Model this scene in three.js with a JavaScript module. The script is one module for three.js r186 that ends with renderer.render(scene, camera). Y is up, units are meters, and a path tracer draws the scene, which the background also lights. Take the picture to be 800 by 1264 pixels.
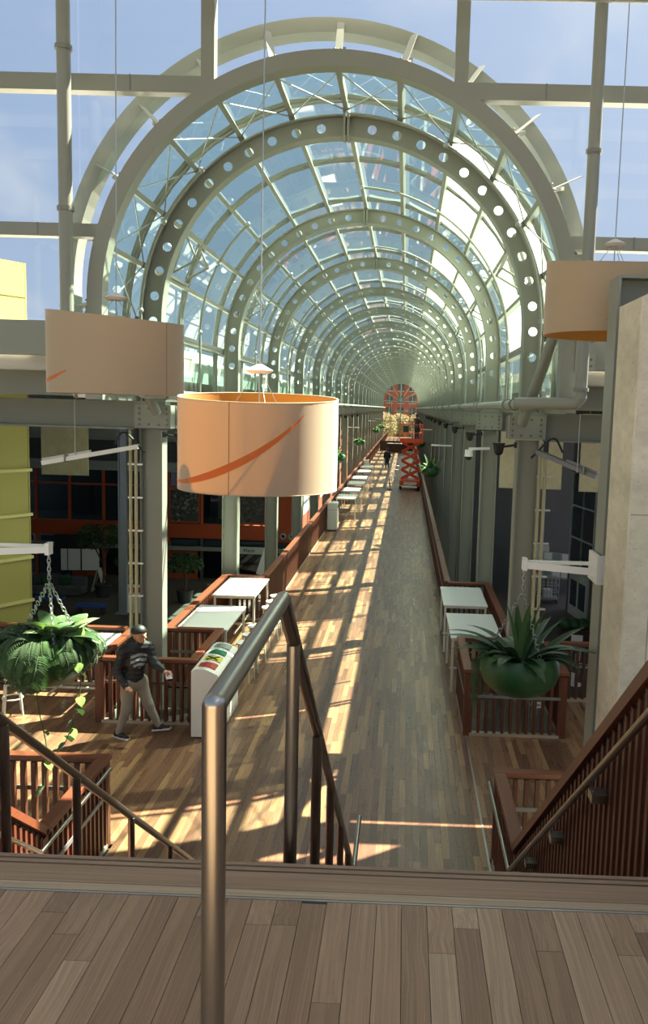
import * as THREE from 'three';
import { mergeVertices } from 'three/addons/utils/BufferGeometryUtils.js';
import { RoundedBoxGeometry } from 'three/addons/geometries/RoundedBoxGeometry.js';

// ---------------------------------------------------------------- camera, sky, sun, exposure
const scene = new THREE.Scene();
const renderer = new THREE.WebGLRenderer({ antialias: true });
renderer.toneMapping = THREE.LinearToneMapping;
renderer.toneMappingExposure = 1.15;
renderer.shadowMap.enabled = true;
renderer.shadowMap.type = THREE.PCFSoftShadowMap;

const camera = new THREE.PerspectiveCamera(2 * Math.atan(632 / 1080) * 180 / Math.PI, 960 / 1264, 0.1, 1500);
camera.setViewOffset(960, 1264, 0, 0, 800, 1264);      // the photograph is cropped on one side
camera.position.set(0, 5.2, 0);
camera.rotation.order = 'YXZ';
camera.rotation.set(-0.11805, 0.01676, 0.0295);

const SUN_ELEV = 55 * Math.PI / 180, SUN_TURN = 53 * Math.PI / 180;   // turn: from the corridor's axis towards +x
const sunDir = new THREE.Vector3(Math.cos(SUN_ELEV) * Math.sin(SUN_TURN), Math.sin(SUN_ELEV), -Math.cos(SUN_ELEV) * Math.cos(SUN_TURN));
// hazy blue autumn sky: paler towards the horizon and round the sun, thin wisps of cloud
const SKY_GAIN = 0.66;
{
  const W = 1024, H = 512, d = new Float32Array(W * H * 4);
  const h3 = (i, j) => { let h = Math.imul(i | 0, 374761393) + Math.imul(j | 0, 668265263) | 0; h = Math.imul(h ^ (h >>> 13), 1274126177); return ((h ^ (h >>> 16)) >>> 0) / 4294967296; };
  const vn = (x, y) => { const i = Math.floor(x), j = Math.floor(y), a = x - i, b = y - j, s = a * a * (3 - 2 * a), t = b * b * (3 - 2 * b); return (h3(i, j) * (1 - s) + h3(i + 1, j) * s) * (1 - t) + (h3(i, j + 1) * (1 - s) + h3(i + 1, j + 1) * s) * t; };
  const fbm = (x, y) => vn(x, y) * .5 + vn(x * 2.1 + 7, y * 2.1) * .25 + vn(x * 4.3, y * 4.3 + 3) * .15 + vn(x * 9.1, y * 9.1) * .1;
  const zen = [.29, .48, .90], hor = [.72, .84, 1.0], glow = [1.0, .96, .88], cloud = [1.12, 1.13, 1.15];
  for (let r = 0; r < H; r++) for (let c = 0; c < W; c++) {
    const el = ((r + .5) / H - .5) * Math.PI, az = ((c + .5) / W - .5) * 2 * Math.PI, x = Math.cos(az) * Math.cos(el), y = Math.sin(el), z = Math.sin(az) * Math.cos(el), u = Math.max(0, y);
    const t = Math.pow(u, .5), g = Math.max(0, x * sunDir.x + y * sunDir.y + z * sunDir.z), k = .85 * Math.pow(g, 3) + .9 * Math.pow(g, 24);
    const q = 2.2 / (u + .18), f = fbm(x * q * 1.4 + 11, z * q * .7 + 5), m = Math.min(.5, Math.max(0, (f - .5) * 2.2)) * Math.min(1, u * 6);
    for (let e = 0; e < 3; e++) { const b = hor[e] * (1 - t) + zen[e] * t + glow[e] * k; d[(r * W + c) * 4 + e] = (b * (1 - m) + Math.max(b, cloud[e] + glow[e] * k * .6) * m) * SKY_GAIN; }
    d[(r * W + c) * 4 + 3] = 1;
  }
  const t = new THREE.DataTexture(d, W, H, THREE.RGBAFormat, THREE.FloatType); t.mapping = THREE.EquirectangularReflectionMapping; t.magFilter = t.minFilter = THREE.LinearFilter; t.needsUpdate = true;
  scene.background = t; scene.environment = t;
}

const sun = new THREE.DirectionalLight(0xfff1dc, 38.0);
sun.position.set(-1, 4, -40).addScaledVector(sunDir, 120);
sun.target.position.set(-1, 4, -40);
sun.castShadow = true;
sun.shadow.mapSize.set(4096, 4096);
Object.assign(sun.shadow.camera, { left: -90, right: 90, top: 90, bottom: -90, near: 1, far: 320 });
sun.shadow.radius = 1.0;
scene.add(sun, sun.target);

// ---------------------------------------------------------------- helpers
let seed = 20240611;
function rnd() { seed = (seed + 0x6d2b79f5) | 0; let t = Math.imul(seed ^ (seed >>> 15), 1 | seed); t = (t + Math.imul(t ^ (t >>> 7), 61 | t)) ^ t; return ((t ^ (t >>> 14)) >>> 0) / 4294967296; }
const rr = (a, b) => a + (b - a) * rnd();
const V = (x, y, z) => new THREE.Vector3(x, y, z);
const D2R = Math.PI / 180;
const taken = new Map();
function numbered(name) { const n = taken.get(name) ?? 0; taken.set(name, n + 1); return n ? name + '_' + String(n).padStart(3, '0') : name; }
function shadows(o) { o.traverse((m) => { if (m.isMesh) { m.castShadow = true; m.receiveShadow = true; } }); return o; }
function thing(name, label, category, pos = [0, 0, 0], turn = 0, group) {
  const o = new THREE.Group(); o.name = numbered(name); o.position.set(...pos); o.rotation.y = turn;
  o.userData = { label, category }; if (group) o.userData.group = group;
  scene.add(o); return o;
}
function structure(name) { const o = new THREE.Group(); o.name = name; o.userData = { kind: 'structure' }; scene.add(o); return o; }
function part(parent, name, geo, mat, label) {
  const m = new THREE.Mesh(Array.isArray(geo) ? merge(geo) : geo, mat); m.name = name; m.castShadow = m.receiveShadow = true;
  if (label) m.userData.label = label;
  parent.add(m); return m;
}
function stuffPart(parent, name, geo, mat, label) { const m = part(parent, name, geo, mat, label); m.userData.kind = 'stuff'; return m; }
function copyOf(root, pos, turn = 0, label, group) {
  const r = root.clone(); r.name = numbered(root.name.replace(/_\d{3}$/, '')); r.position.set(...pos); r.rotation.y = turn;
  r.userData = { ...root.userData }; if (label) r.userData.label = label; if (group) r.userData.group = group;
  scene.add(r); return r;
}
function merge(list) {
  const gs = list.filter(Boolean).map((g) => (g.index ? g.toNonIndexed() : g));
  let n = 0, col = gs.some((g) => g.attributes.color); for (const g of gs) n += g.attributes.position.count;
  const p = new Float32Array(n * 3), q = new Float32Array(n * 3), u = new Float32Array(n * 2), c = col ? new Float32Array(n * 3).fill(1) : null; let o = 0;
  for (const g of gs) {
    if (!g.attributes.normal) g.computeVertexNormals();
    p.set(g.attributes.position.array, o * 3); q.set(g.attributes.normal.array, o * 3);
    if (g.attributes.uv) u.set(g.attributes.uv.array, o * 2);
    if (col && g.attributes.color) c.set(g.attributes.color.array, o * 3);
    o += g.attributes.position.count;
  }
  const r = new THREE.BufferGeometry();
  r.setAttribute('position', new THREE.BufferAttribute(p, 3)); r.setAttribute('normal', new THREE.BufferAttribute(q, 3)); r.setAttribute('uv', new THREE.BufferAttribute(u, 2));
  if (c) r.setAttribute('color', new THREE.BufferAttribute(c, 3));
  return r;
}
const box = (w, h, d, x = 0, y = 0, z = 0) => new THREE.BoxGeometry(w, h, d).translate(x, y, z);
const rbox = (w, h, d, r, x = 0, y = 0, z = 0) => new RoundedBoxGeometry(w, h, d, 2, r).translate(x, y, z);
// box given by its limits
const lim = (x0, x1, y0, y1, z0, z1) => box(Math.abs(x1 - x0), Math.abs(y1 - y0), Math.abs(z1 - z0), (x0 + x1) / 2, (y0 + y1) / 2, (z0 + z1) / 2);
function rod(a, b, r, seg = 10, r2 = r, open = false) {
  const A = Array.isArray(a) ? V(...a) : a, B = Array.isArray(b) ? V(...b) : b, d = B.clone().sub(A), L = d.length();
  return new THREE.CylinderGeometry(r2, r, L, seg, 1, open).applyQuaternion(new THREE.Quaternion().setFromUnitVectors(V(0, 1, 0), d.normalize())).translate((A.x + B.x) / 2, (A.y + B.y) / 2, (A.z + B.z) / 2);
}
const ball = (p, r, seg = 10) => new THREE.SphereGeometry(r, seg, Math.max(6, seg >> 1)).translate(...p);
function polyrod(pts, r, seg = 12) { const g = []; pts.forEach((p, i) => { if (i) g.push(rod(pts[i - 1], p, r, seg)); if (i && i < pts.length - 1) g.push(ball(p, r, seg)); }); return merge(g); }
const curveTube = (pts, r, n = 24, seg = 8) => new THREE.TubeGeometry(new THREE.CatmullRomCurve3(pts.map((p) => V(...p))), n, r, seg);
// a bar of rectangular section between two points, standing upright across its width
function bar(a, b, w, h) {
  const A = V(...a), B = V(...b), d = B.clone().sub(A), L = d.length(); d.normalize();
  const x = V(0, 1, 0).cross(d); if (x.lengthSq() < 1e-6) x.set(1, 0, 0); x.normalize(); const y = d.clone().cross(x);
  return new THREE.BoxGeometry(w, h, L).applyMatrix4(new THREE.Matrix4().makeBasis(x, y, d).setPosition(A.add(B).multiplyScalar(0.5)));
}
// uv in metres from the face direction; g: the axis along which grain runs (texture v)
function metric(geo, g = 'y', s = 1) {
  const q = geo.index ? geo.toNonIndexed() : geo, p = q.attributes.position, n = p.count, uv = new Float32Array(n * 2), gi = 'xyz'.indexOf(g), ox = rnd() * 3, oy = rnd() * 3;
  const a = V(0, 0, 0), b = V(0, 0, 0), c = V(0, 0, 0);
  for (let i = 0; i < n; i += 3) {
    a.fromBufferAttribute(p, i); b.fromBufferAttribute(p, i + 1); c.fromBufferAttribute(p, i + 2);
    const m = b.clone().sub(a).cross(c.clone().sub(a)).toArray().map(Math.abs), k = m.indexOf(Math.max(...m));
    let v = gi, u = [0, 1, 2].find((e) => e !== k && e !== gi); if (k === gi) { v = (gi + 1) % 3; u = (gi + 2) % 3; }
    for (const [j, w] of [[i, a], [i + 1, b], [i + 2, c]]) { const e = w.toArray(); uv[j * 2] = e[u] * s + ox; uv[j * 2 + 1] = e[v] * s + oy; }
  }
  q.setAttribute('uv', new THREE.BufferAttribute(uv, 2)); return q;
}
// a flat-sided band that follows a path in the xy plane: t thick along the path's normal, from z0 to z1
function band(path, t, z0, z1, closed = false) {
  const pos = [], n = path.length, P = (i, s, z) => { const [x, y, nx, ny] = path[i]; return [x + nx * t * s, y + ny * t * s, z]; };
  const quad = (a, b, c, d) => pos.push(...a, ...b, ...c, ...a, ...c, ...d);
  for (let i = 0; i < n - 1; i++) {
    const j = i + 1;
    quad(P(i, .5, z1), P(i, .5, z0), P(j, .5, z0), P(j, .5, z1)); quad(P(i, -.5, z0), P(i, -.5, z1), P(j, -.5, z1), P(j, -.5, z0));
    quad(P(i, -.5, z1), P(i, .5, z1), P(j, .5, z1), P(j, -.5, z1)); quad(P(i, .5, z0), P(i, -.5, z0), P(j, -.5, z0), P(j, .5, z0));
  }
  quad(P(0, -.5, z0), P(0, .5, z0), P(0, .5, z1), P(0, -.5, z1)); quad(P(n - 1, .5, z0), P(n - 1, -.5, z0), P(n - 1, -.5, z1), P(n - 1, .5, z1));
  const g = new THREE.BufferGeometry(); g.setAttribute('position', new THREE.Float32BufferAttribute(pos, 3)); g.setAttribute('uv', new THREE.Float32BufferAttribute(new Float32Array(pos.length / 3 * 2), 2)); g.computeVertexNormals(); return g;
}
// path of an arch of radius R about (cx, cy), angle measured from the crown, with straight legs down to y = foot
function archPath(R, cx, cy, a0, a1, n, foot) {
  const p = []; if (foot !== undefined && a0 <= -90) p.push([cx - R, foot, -1, 0]);
  for (let i = 0; i <= n; i++) { const a = (a0 + (a1 - a0) * i / n) * D2R; p.push([cx + R * Math.sin(a), cy + R * Math.cos(a), Math.sin(a), Math.cos(a)]); }
  if (foot !== undefined && a1 >= 90) p.push([cx + R, foot, 1, 0]); return p;
}
// surface nets: a closed mesh of the field f(x, y, z) < 0
function netMesh(f, lo, hi, cell, colorAt) {
  const n = [0, 1, 2].map((k) => Math.ceil((hi[k] - lo[k]) / cell) + 2), [nx, ny, nz] = n, F = new Float32Array(nx * ny * nz), id = (i, j, k) => i + nx * (j + ny * k);
  for (let k = 0; k < nz; k++) for (let j = 0; j < ny; j++) for (let i = 0; i < nx; i++) F[id(i, j, k)] = f(lo[0] + i * cell, lo[1] + j * cell, lo[2] + k * cell);
  const vid = new Int32Array(nx * ny * nz).fill(-1), pos = [], idx = [];
  for (let k = 0; k < nz - 1; k++) for (let j = 0; j < ny - 1; j++) for (let i = 0; i < nx - 1; i++) {
    let sx = 0, sy = 0, sz = 0, c = 0;
    const corner = (q) => F[id(i + (q & 1), j + ((q >> 1) & 1), k + (q >> 2))];
    for (let a = 0; a < 8; a++) for (const bit of [1, 2, 4]) if (!(a & bit)) {
      const b = a | bit, va = corner(a), vb = corner(b);
      if ((va < 0) !== (vb < 0)) { const t = va / (va - vb); sx += (a & 1) + (bit === 1 ? t : 0); sy += ((a >> 1) & 1) + (bit === 2 ? t : 0); sz += (a >> 2) + (bit === 4 ? t : 0); c++; }
    }
    if (c) { vid[id(i, j, k)] = pos.length / 3; pos.push(lo[0] + (i + sx / c) * cell, lo[1] + (j + sy / c) * cell, lo[2] + (k + sz / c) * cell); }
  }
  for (let k = 1; k < nz - 1; k++) for (let j = 1; j < ny - 1; j++) for (let i = 1; i < nx - 1; i++) {
    const v = F[id(i, j, k)] < 0;
    const emit = (a, b, c, d, flip) => { if (a < 0 || b < 0 || c < 0 || d < 0) return; flip ? idx.push(a, c, b, a, d, c) : idx.push(a, b, c, a, c, d); };
    if (v !== F[id(i + 1, j, k)] < 0) emit(vid[id(i, j - 1, k - 1)], vid[id(i, j, k - 1)], vid[id(i, j, k)], vid[id(i, j - 1, k)], !v);
    if (v !== F[id(i, j + 1, k)] < 0) emit(vid[id(i - 1, j, k - 1)], vid[id(i - 1, j, k)], vid[id(i, j, k)], vid[id(i, j, k - 1)], !v);
    if (v !== F[id(i, j, k + 1)] < 0) emit(vid[id(i - 1, j - 1, k)], vid[id(i, j - 1, k)], vid[id(i, j, k)], vid[id(i - 1, j, k)], !v);
  }
  const g = new THREE.BufferGeometry(); g.setAttribute('position', new THREE.Float32BufferAttribute(pos, 3)); g.setIndex(idx); g.computeVertexNormals();
  g.setAttribute('uv', new THREE.Float32BufferAttribute(new Float32Array(pos.length / 3 * 2), 2));
  if (colorAt) { const c = []; for (let i = 0; i < pos.length; i += 3) c.push(...colorAt(pos[i], pos[i + 1], pos[i + 2])); g.setAttribute('color', new THREE.Float32BufferAttribute(c, 3)); }
  return g;
}
const smin = (a, b, k) => { const h = Math.max(k - Math.abs(a - b), 0) / k; return Math.min(a, b) - h * h * k * 0.25; };
// bones: [[x,y,z,r],[x,y,z,r]] tapered capsules
function boneField(bones, k = 0.05) {
  return (x, y, z) => {
    let d = 1e3;
    for (const [a, b] of bones) {
      const bx = b[0] - a[0], by = b[1] - a[1], bz = b[2] - a[2], px = x - a[0], py = y - a[1], pz = z - a[2];
      const t = Math.min(1, Math.max(0, (px * bx + py * by + pz * bz) / (bx * bx + by * by + bz * bz + 1e-9)));
      const e = Math.hypot(px - bx * t, py - by * t, pz - bz * t) - (a[3] + (b[3] - a[3]) * t);
      d = smin(d, e, k);
    }
    return d;
  };
}
function netOf(bones, k, cell, colorAt, grow = 0) {
  const lo = [1e9, 1e9, 1e9], hi = [-1e9, -1e9, -1e9], f = boneField(bones, k);
  for (const b of bones) for (const p of b) for (let i = 0; i < 3; i++) { lo[i] = Math.min(lo[i], p[i] - p[3] - .05 - grow); hi[i] = Math.max(hi[i], p[i] + p[3] + .05 + grow); }
  return netMesh((x, y, z) => f(x, y, z) - grow, lo, hi, cell, colorAt);
}

// ---------------------------------------------------------------- textures and materials
const hash2 = (i, j) => { let h = Math.imul(i | 0, 374761393) + Math.imul(j | 0, 668265263) | 0; h = Math.imul(h ^ (h >>> 13), 1274126177); return ((h ^ (h >>> 16)) >>> 0) / 4294967296; };
function vnoise(x, y, px, py) { // value noise, periodic in px, py cells
  const i = Math.floor(x), j = Math.floor(y), a = x - i, b = y - j, s = a * a * (3 - 2 * a), t = b * b * (3 - 2 * b), w = (m, n) => ((m % n) + n) % n;
  const h = (m, n) => hash2(w(m, px), w(n, py));
  return (h(i, j) * (1 - s) + h(i + 1, j) * s) * (1 - t) + (h(i, j + 1) * (1 - s) + h(i + 1, j + 1) * s) * t;
}
function dataTex(w, h, fn, srgb = true) {
  const d = new Uint8Array(w * h * 4);
  for (let y = 0; y < h; y++) for (let x = 0; x < w; x++) { const c = fn(x / w, y / h); for (let k = 0; k < 3; k++) d[(y * w + x) * 4 + k] = Math.max(0, Math.min(255, (Array.isArray(c) ? c[k] : c) * 255)); d[(y * w + x) * 4 + 3] = 255; }
  const t = new THREE.DataTexture(d, w, h, THREE.RGBAFormat); t.wrapS = t.wrapT = THREE.RepeatWrapping; t.magFilter = THREE.LinearFilter; t.minFilter = THREE.LinearMipmapLinearFilter; t.generateMipmaps = true;
  if (srgb) t.colorSpace = THREE.SRGBColorSpace; t.needsUpdate = true; return t;
}
// wood grain: u across (1 = 0.25 m), v along (1 = 1.5 m)
const grainFn = (u, v) => {
  const wob = (vnoise(u * 4, v * 5, 4, 5) - .5) * .06;
  const f = vnoise((u + wob) * 64, v * 3, 64, 3) * .5 + vnoise((u + wob) * 150, v * 7, 150, 7) * .3 + vnoise(u * 12, v * 4, 12, 4) * .2;
  return .70 + .28 * f - (vnoise(u * 220, v * 26, 220, 26) > .86 ? .07 : 0);
};
const grainTex = dataTex(256, 512, grainFn);
grainTex.repeat.set(4, 1 / 1.5);
const plankTex = grainTex.clone(); plankTex.repeat.set(1, 1); plankTex.needsUpdate = true;     // used with 0..1 uv
const plankRough = dataTex(256, 256, (u, v) => { const f = vnoise(u * 9, v * 9, 9, 9) * .5 + vnoise(u * 30, v * 30, 30, 30) * .3 + vnoise(u * 90, v * 90, 90, 90) * .2; return [1, .72 + .5 * (f - .5), 1]; }, false);
const speckTex = dataTex(256, 256, (u, v) => { const f = vnoise(u * 8, v * 8, 8, 8) * .5 + vnoise(u * 32, v * 32, 32, 32) * .3 + vnoise(u * 110, v * 110, 110, 110) * .2; return .86 + .14 * f; });
const concreteTex = dataTex(256, 512, (u, v) => { const f = vnoise(u * 5, v * 9, 5, 9) * .5 + vnoise(u * 22, v * 34, 22, 34) * .3 + vnoise(u * 90, v * 160, 90, 160) * .2; const c = .80 + .2 * f - (vnoise(u * 60, v * 90, 60, 90) > .93 ? .1 : 0); return [c, c * .985, c * .95]; });
const brushTex = dataTex(64, 256, (u, v) => .55 + .25 * vnoise(u * 4, v * 200, 4, 200) + .1 * vnoise(u * 16, v * 90, 16, 90), false);
const std = (color, roughness = .6, metalness = 0, extra = {}) => new THREE.MeshStandardMaterial({ color, roughness, metalness, ...extra });
const M = {
  steel: std('#8b8e83', .45, 0), steelDim: std('#7d8077', .5, 0), steelDark: std('#77797a', .5, .3), galv: std('#a9adad', .38, .7), stainless: std('#a3a29c', .28, 1),
  bolt: std('#6d6d66', .45, .6), white: std('#e4e4de', .42), whiteDull: std('#cfcfc6', .6), cream: std('#d8cfab', .7), black: std('#151515', .5), darkGrey: std('#2c2e30', .6), dark: std('#1a1918', .8),
  railWood: std('#84492f', .42, 0, { map: grainTex }), balusterWood: std('#6d3a26', .5, 0, { map: grainTex }), stringer: std('#4a2a1e', .6, 0, { map: grainTex }),
  channel: std('#b5aa98', .45, .5), yellow: std('#aca65c', .55), yellowTrim: std('#d6d08a', .5), concrete: std('#ece9d6', .82, 0, { map: concreteTex }), paving: std('#57504c', .75, 0, { map: speckTex }),
  orangeBand: std('#a8461c', .6), orangeFrame: std('#b3502a', .55), brick: std('#9c4a32', .85), greyClad: std('#5b5d5f', .7), greyWall: std('#8d918f', .75), lightClad: std('#b9beba', .7), plaster: std('#d9d6cc', .85),
  interior: std('#4a4d4c', .9), green: std('#26522a', .4), soil: std('#2d2118', 1), liftOrange: std('#d24a1e', .5), red: std('#a83226', .5), greenInset: std('#1f6a4a', .5), yellowInset: std('#c8c23c', .5), greyInset: std('#8c9694', .4),
  blue: std('#2d4d96', .6), tableTop: std('#eef0ee', .22), tableLeg: std('#d6d4c8', .45), skin: std('#b98566', .6), jacket: std('#1b1d1f', .55, 0, { vertexColors: true }), trousers: std('#8b857a', .9), shoe: std('#22211f', .6), sole: std('#cfcac0', .7), paper: std('#e9e9e6', .8),
  jacketFar: std('#17181b', .7), jeans: std('#22283a', .85), barrierTape: std('#e8e2cc', .6), treeBark: std('#5a4636', .9), autumn: std('#a08a3c', .9), grass: std('#6f7a45', 1),
};
for (const k of ['plaster', 'greyWall', 'cream', 'lightClad', 'greyClad']) M[k].map = speckTex;
M.glass = new THREE.MeshPhysicalMaterial({ color: '#cde6df', roughness: .02, metalness: 0, transmission: 1, thickness: 0, ior: 1.45 });
M.clearGlass = new THREE.MeshPhysicalMaterial({ color: '#f2f7f8', roughness: .02, metalness: 0, transmission: 1, thickness: 0, ior: 1.45 });
M.greyGlass = new THREE.MeshPhysicalMaterial({ color: '#8fa09e', roughness: .03, metalness: 0, transmission: 1, thickness: 0, ior: 1.5 });
M.shade = new THREE.MeshPhysicalMaterial({ color: '#cbbb9c', roughness: 1, metalness: 0, transmission: .4, thickness: 0 });
M.liner = new THREE.MeshPhysicalMaterial({ color: '#cb903c', roughness: 1, metalness: 0, transmission: .4, thickness: 0 });
M.milkGlass = new THREE.MeshPhysicalMaterial({ color: '#a9bdb1', roughness: .94, metalness: 0, transmission: .95, thickness: 0, ior: 1.45 });
M.swoosh = new THREE.MeshPhysicalMaterial({ color: '#e8823a', roughness: 1, metalness: 0, transmission: .4, thickness: 0 });
const leafMat = (c, r = .95, t = .3) => new THREE.MeshPhysicalMaterial({ color: c, roughness: r, metalness: 0, side: THREE.DoubleSide, transmission: t, thickness: 0 });
M.leafDark = leafMat('#2a4a24', .45, 0); M.leafMid = leafMat('#3a602c', .95, .25); M.leafLight = leafMat('#6f9440', .95, .3); M.leafGrey = leafMat('#3f5a3f', .42, 0); M.fern = leafMat('#35522b', .95, .2);
// ---------------------------------------------------------------- measures of the place (metres; deck at y = 0, corridor runs along -z)
const AX = -1.09;                                   // axis of the glass vault
const mir = (x) => 2 * AX - x;                      // mirrored about the axis
const DL = -3.3, DR = mir(DL);                      // edges of the bridge deck
const LAND = 3.66, NOSE = -2.79;                    // landing height and the edge of the landing
const BAY = 6.54, Z0 = -14.5, NBAY = 22, ZEND = Z0 - NBAY * BAY;
const ringZ = (k) => Z0 - k * BAY;
const CY = 6.5, GROUND = -4.2;

// ---------------------------------------------------------------- floors of planks
const deckTones = ['#86604a', '#966e52', '#775440', '#a67f5c', '#8c684f', '#9b765a', '#7d5d4a', '#b08a64'];
const landTones = ['#bd9a76', '#ac8a68', '#c7a681', '#b3926f', '#a48363', '#cdae88'];
const plankMats = (tones, rough) => tones.map((c) => new THREE.MeshStandardMaterial({ color: c, roughness: rough, map: plankTex, roughnessMap: plankRough }));
const deckMats = plankMats(deckTones, .46), landMats = plankMats(landTones, .58);
const deckMerged = new THREE.MeshStandardMaterial({ color: '#ffffff', roughness: .46, map: plankTex, roughnessMap: plankRough, vertexColors: true });
// unit planks: top at y = 0, 1 x 1 in plan, grain along z; four cuts of the grain
const unitPlanks = [0, 1, 2, 3].map((k) => {
  const g = new THREE.BoxGeometry(1, .02, 1).translate(0, -.01, 0).toNonIndexed(), p = g.attributes.position, uv = g.attributes.uv;
  for (let i = 0; i < p.count; i++) uv.setXY(i, (p.getX(i) + .5) * .34 + k * .23, (p.getZ(i) + .5) * .8 + k * .31);
  return g;
});
function planks(x0, x1, z0, z1, w, lmin, lmax) {     // rectangles of a staggered plank floor
  const out = [], n = Math.max(1, Math.round((x1 - x0) / w)), s = (x1 - x0) / n;
  for (let i = 0; i < n; i++) {
    let z = z1 + rr(0, lmax); const xa = x0 + i * s, xb = xa + s;
    while (z > z0) { const l = rr(lmin, lmax), za = Math.min(z, z1), zb = Math.max(z - l, z0); if (za - zb > .02) out.push([xa, xb, zb, za, Math.floor(rnd() * 97)]); z -= l; }
  }
  return out;
}
function layPlanks(parent, rects, y, single, mats, tones, mergedMat, gap = .0018) {
  const cols = tones.map((c) => new THREE.Color(c)), pos = [], uv = [], col = [], nor = [];
  rects.forEach((r, i) => {
    const [xa, xb, za, zb, t] = r;
    if (i < single) {
      const m = new THREE.Mesh(unitPlanks[t % 4], mats[t % mats.length]); m.name = 'plank'; m.castShadow = m.receiveShadow = true;
      m.scale.set(xb - xa - gap, 1, zb - za - gap); m.position.set((xa + xb) / 2, y, (za + zb) / 2); parent.add(m); return;
    }
    const a = xa + gap / 2, b = xb - gap / 2, c = za + gap / 2, d = zb - gap / 2, yb = y - .012, k = cols[t % cols.length], u = (t % 13) / 13, v = (t % 7) / 7, L = (zb - za) * .66, W = (xb - xa) * 4;
    const quad = (p, n, q) => { for (const e of [0, 1, 2, 0, 2, 3]) { pos.push(...p[e]); nor.push(...n); uv.push(...q[e]); col.push(k.r, k.g, k.b); } };
    const T = [[u, v], [u, v + L], [u + W, v + L], [u + W, v]];
    quad([[a, y, c], [a, y, d], [b, y, d], [b, y, c]], [0, 1, 0], T);
    quad([[a, yb, d], [b, yb, d], [b, y, d], [a, y, d]], [0, 0, 1], T); quad([[a, yb, c], [a, yb, d], [a, y, d], [a, y, c]], [-1, 0, 0], T);
    quad([[b, yb, d], [b, yb, c], [b, y, c], [b, y, d]], [1, 0, 0], T); quad([[b, yb, c], [a, yb, c], [a, y, c], [b, y, c]], [0, 0, -1], T);
  });
  if (!pos.length) return;
  const g = new THREE.BufferGeometry();
  for (const [n, a, s] of [['position', pos, 3], ['normal', nor, 3], ['uv', uv, 2], ['color', col, 3]]) g.setAttribute(n, new THREE.Float32BufferAttribute(a, s));
  stuffPart(parent, 'plank_field', g, mergedMat);
}
const subfloor = std('#2b211b', .9);
{
  const floor = structure('floor');
  // slabs under the planks: bridge, cross platform, table bays
  const PF = [[DL, DR, ZEND - 2, -7.5], [-11.4, DL, -13.65, -9.72], [-11.4, -4.84, -15.5, -13.65], [-4.25, DL, -20.72, -15.6], [DR, 8, -13.65, -9.72], [mir(-4.84), 8, -15.5, -13.65], [DR, mir(-4.25), -20.72, -15.6]];
  part(floor, 'slab', PF.map(([a, b, c, d]) => lim(a, b, -.4, -.0125, c, d)), subfloor);
  part(floor, 'fascia', PF.map(([a, b, c, d]) => lim(a - .03, b + .03, -.42, -.05, c - .03, d + .03)), M.steelDim);
  let rects = [];
  for (const [a, b, c, d] of PF) rects.push(...planks(a, b, c, d, .088, .55, 1.9));
  // the planks that show largest first: those around the foot of the stairs
  rects.sort((p, q) => Math.hypot((p[0] + p[1]) / 2 + .6, (p[2] + p[3]) / 2) - Math.hypot((q[0] + q[1]) / 2 + .6, (q[2] + q[3]) / 2));
  layPlanks(floor, rects, 0, 290, deckMats, deckTones, deckMerged);
  part(floor, 'metal_strip', [lim(DR - .012, DR + .012, -.01, .004, -13.62, -7.6)], M.galv);
}
{
  const floor = structure('floor_landing');
  part(floor, 'slab', [lim(-6.5, 4.6, LAND - .32, LAND - .0125, NOSE + .02, 4.9)], subfloor);
  const near = planks(-2.3, 1.9, -2.572, 1.2, .078, .5, 1.7), far = [...planks(-6.5, -2.3, -2.572, 4.9, .078, .6, 1.9), ...planks(1.9, 4.6, -2.572, 4.9, .078, .6, 1.9), ...planks(-2.3, 1.9, 1.2, 4.9, .078, .6, 1.9)];
  near.sort((p, q) => p[2] - q[2]);
  layPlanks(floor, [...near.slice(0, 290), ...near.slice(290), ...far], LAND, Math.min(290, near.length), landMats, landTones, new THREE.MeshStandardMaterial({ color: '#ffffff', roughness: .58, map: plankTex, roughnessMap: plankRough, vertexColors: true }));
  // edge: silver joint, pale strip, broad board, two grooved grip strips
  const crossWood = (c) => std(c, .55, 0, { map: grainTex });
  part(floor, 'joint_strip', [lim(-6.5, 4.6, LAND - .012, LAND - .001, -2.584, -2.576)], M.galv);
  part(floor, 'pale_strip', [metric(lim(-6.5, 4.6, LAND - .02, LAND, -2.628, -2.588), 'x')], crossWood('#cbb492'));
  part(floor, 'edge_board', [metric(lim(-6.5, 4.6, LAND - .02, LAND + .001, -2.732, -2.63), 'x')], crossWood('#b39474'));
  part(floor, 'grip_strip', [metric(lim(-6.5, 4.6, LAND - .02, LAND, -2.765, -2.744), 'x')], crossWood('#ad9072'));
  part(floor, 'grip_strip', [metric(lim(-6.5, 4.6, LAND - .02, LAND, -2.795, -2.776), 'x')], crossWood('#ad9072'));
  part(floor, 'groove', [lim(-6.5, 4.6, LAND - .02, LAND - .012, -2.79, -2.57)], M.black);
}
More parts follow.
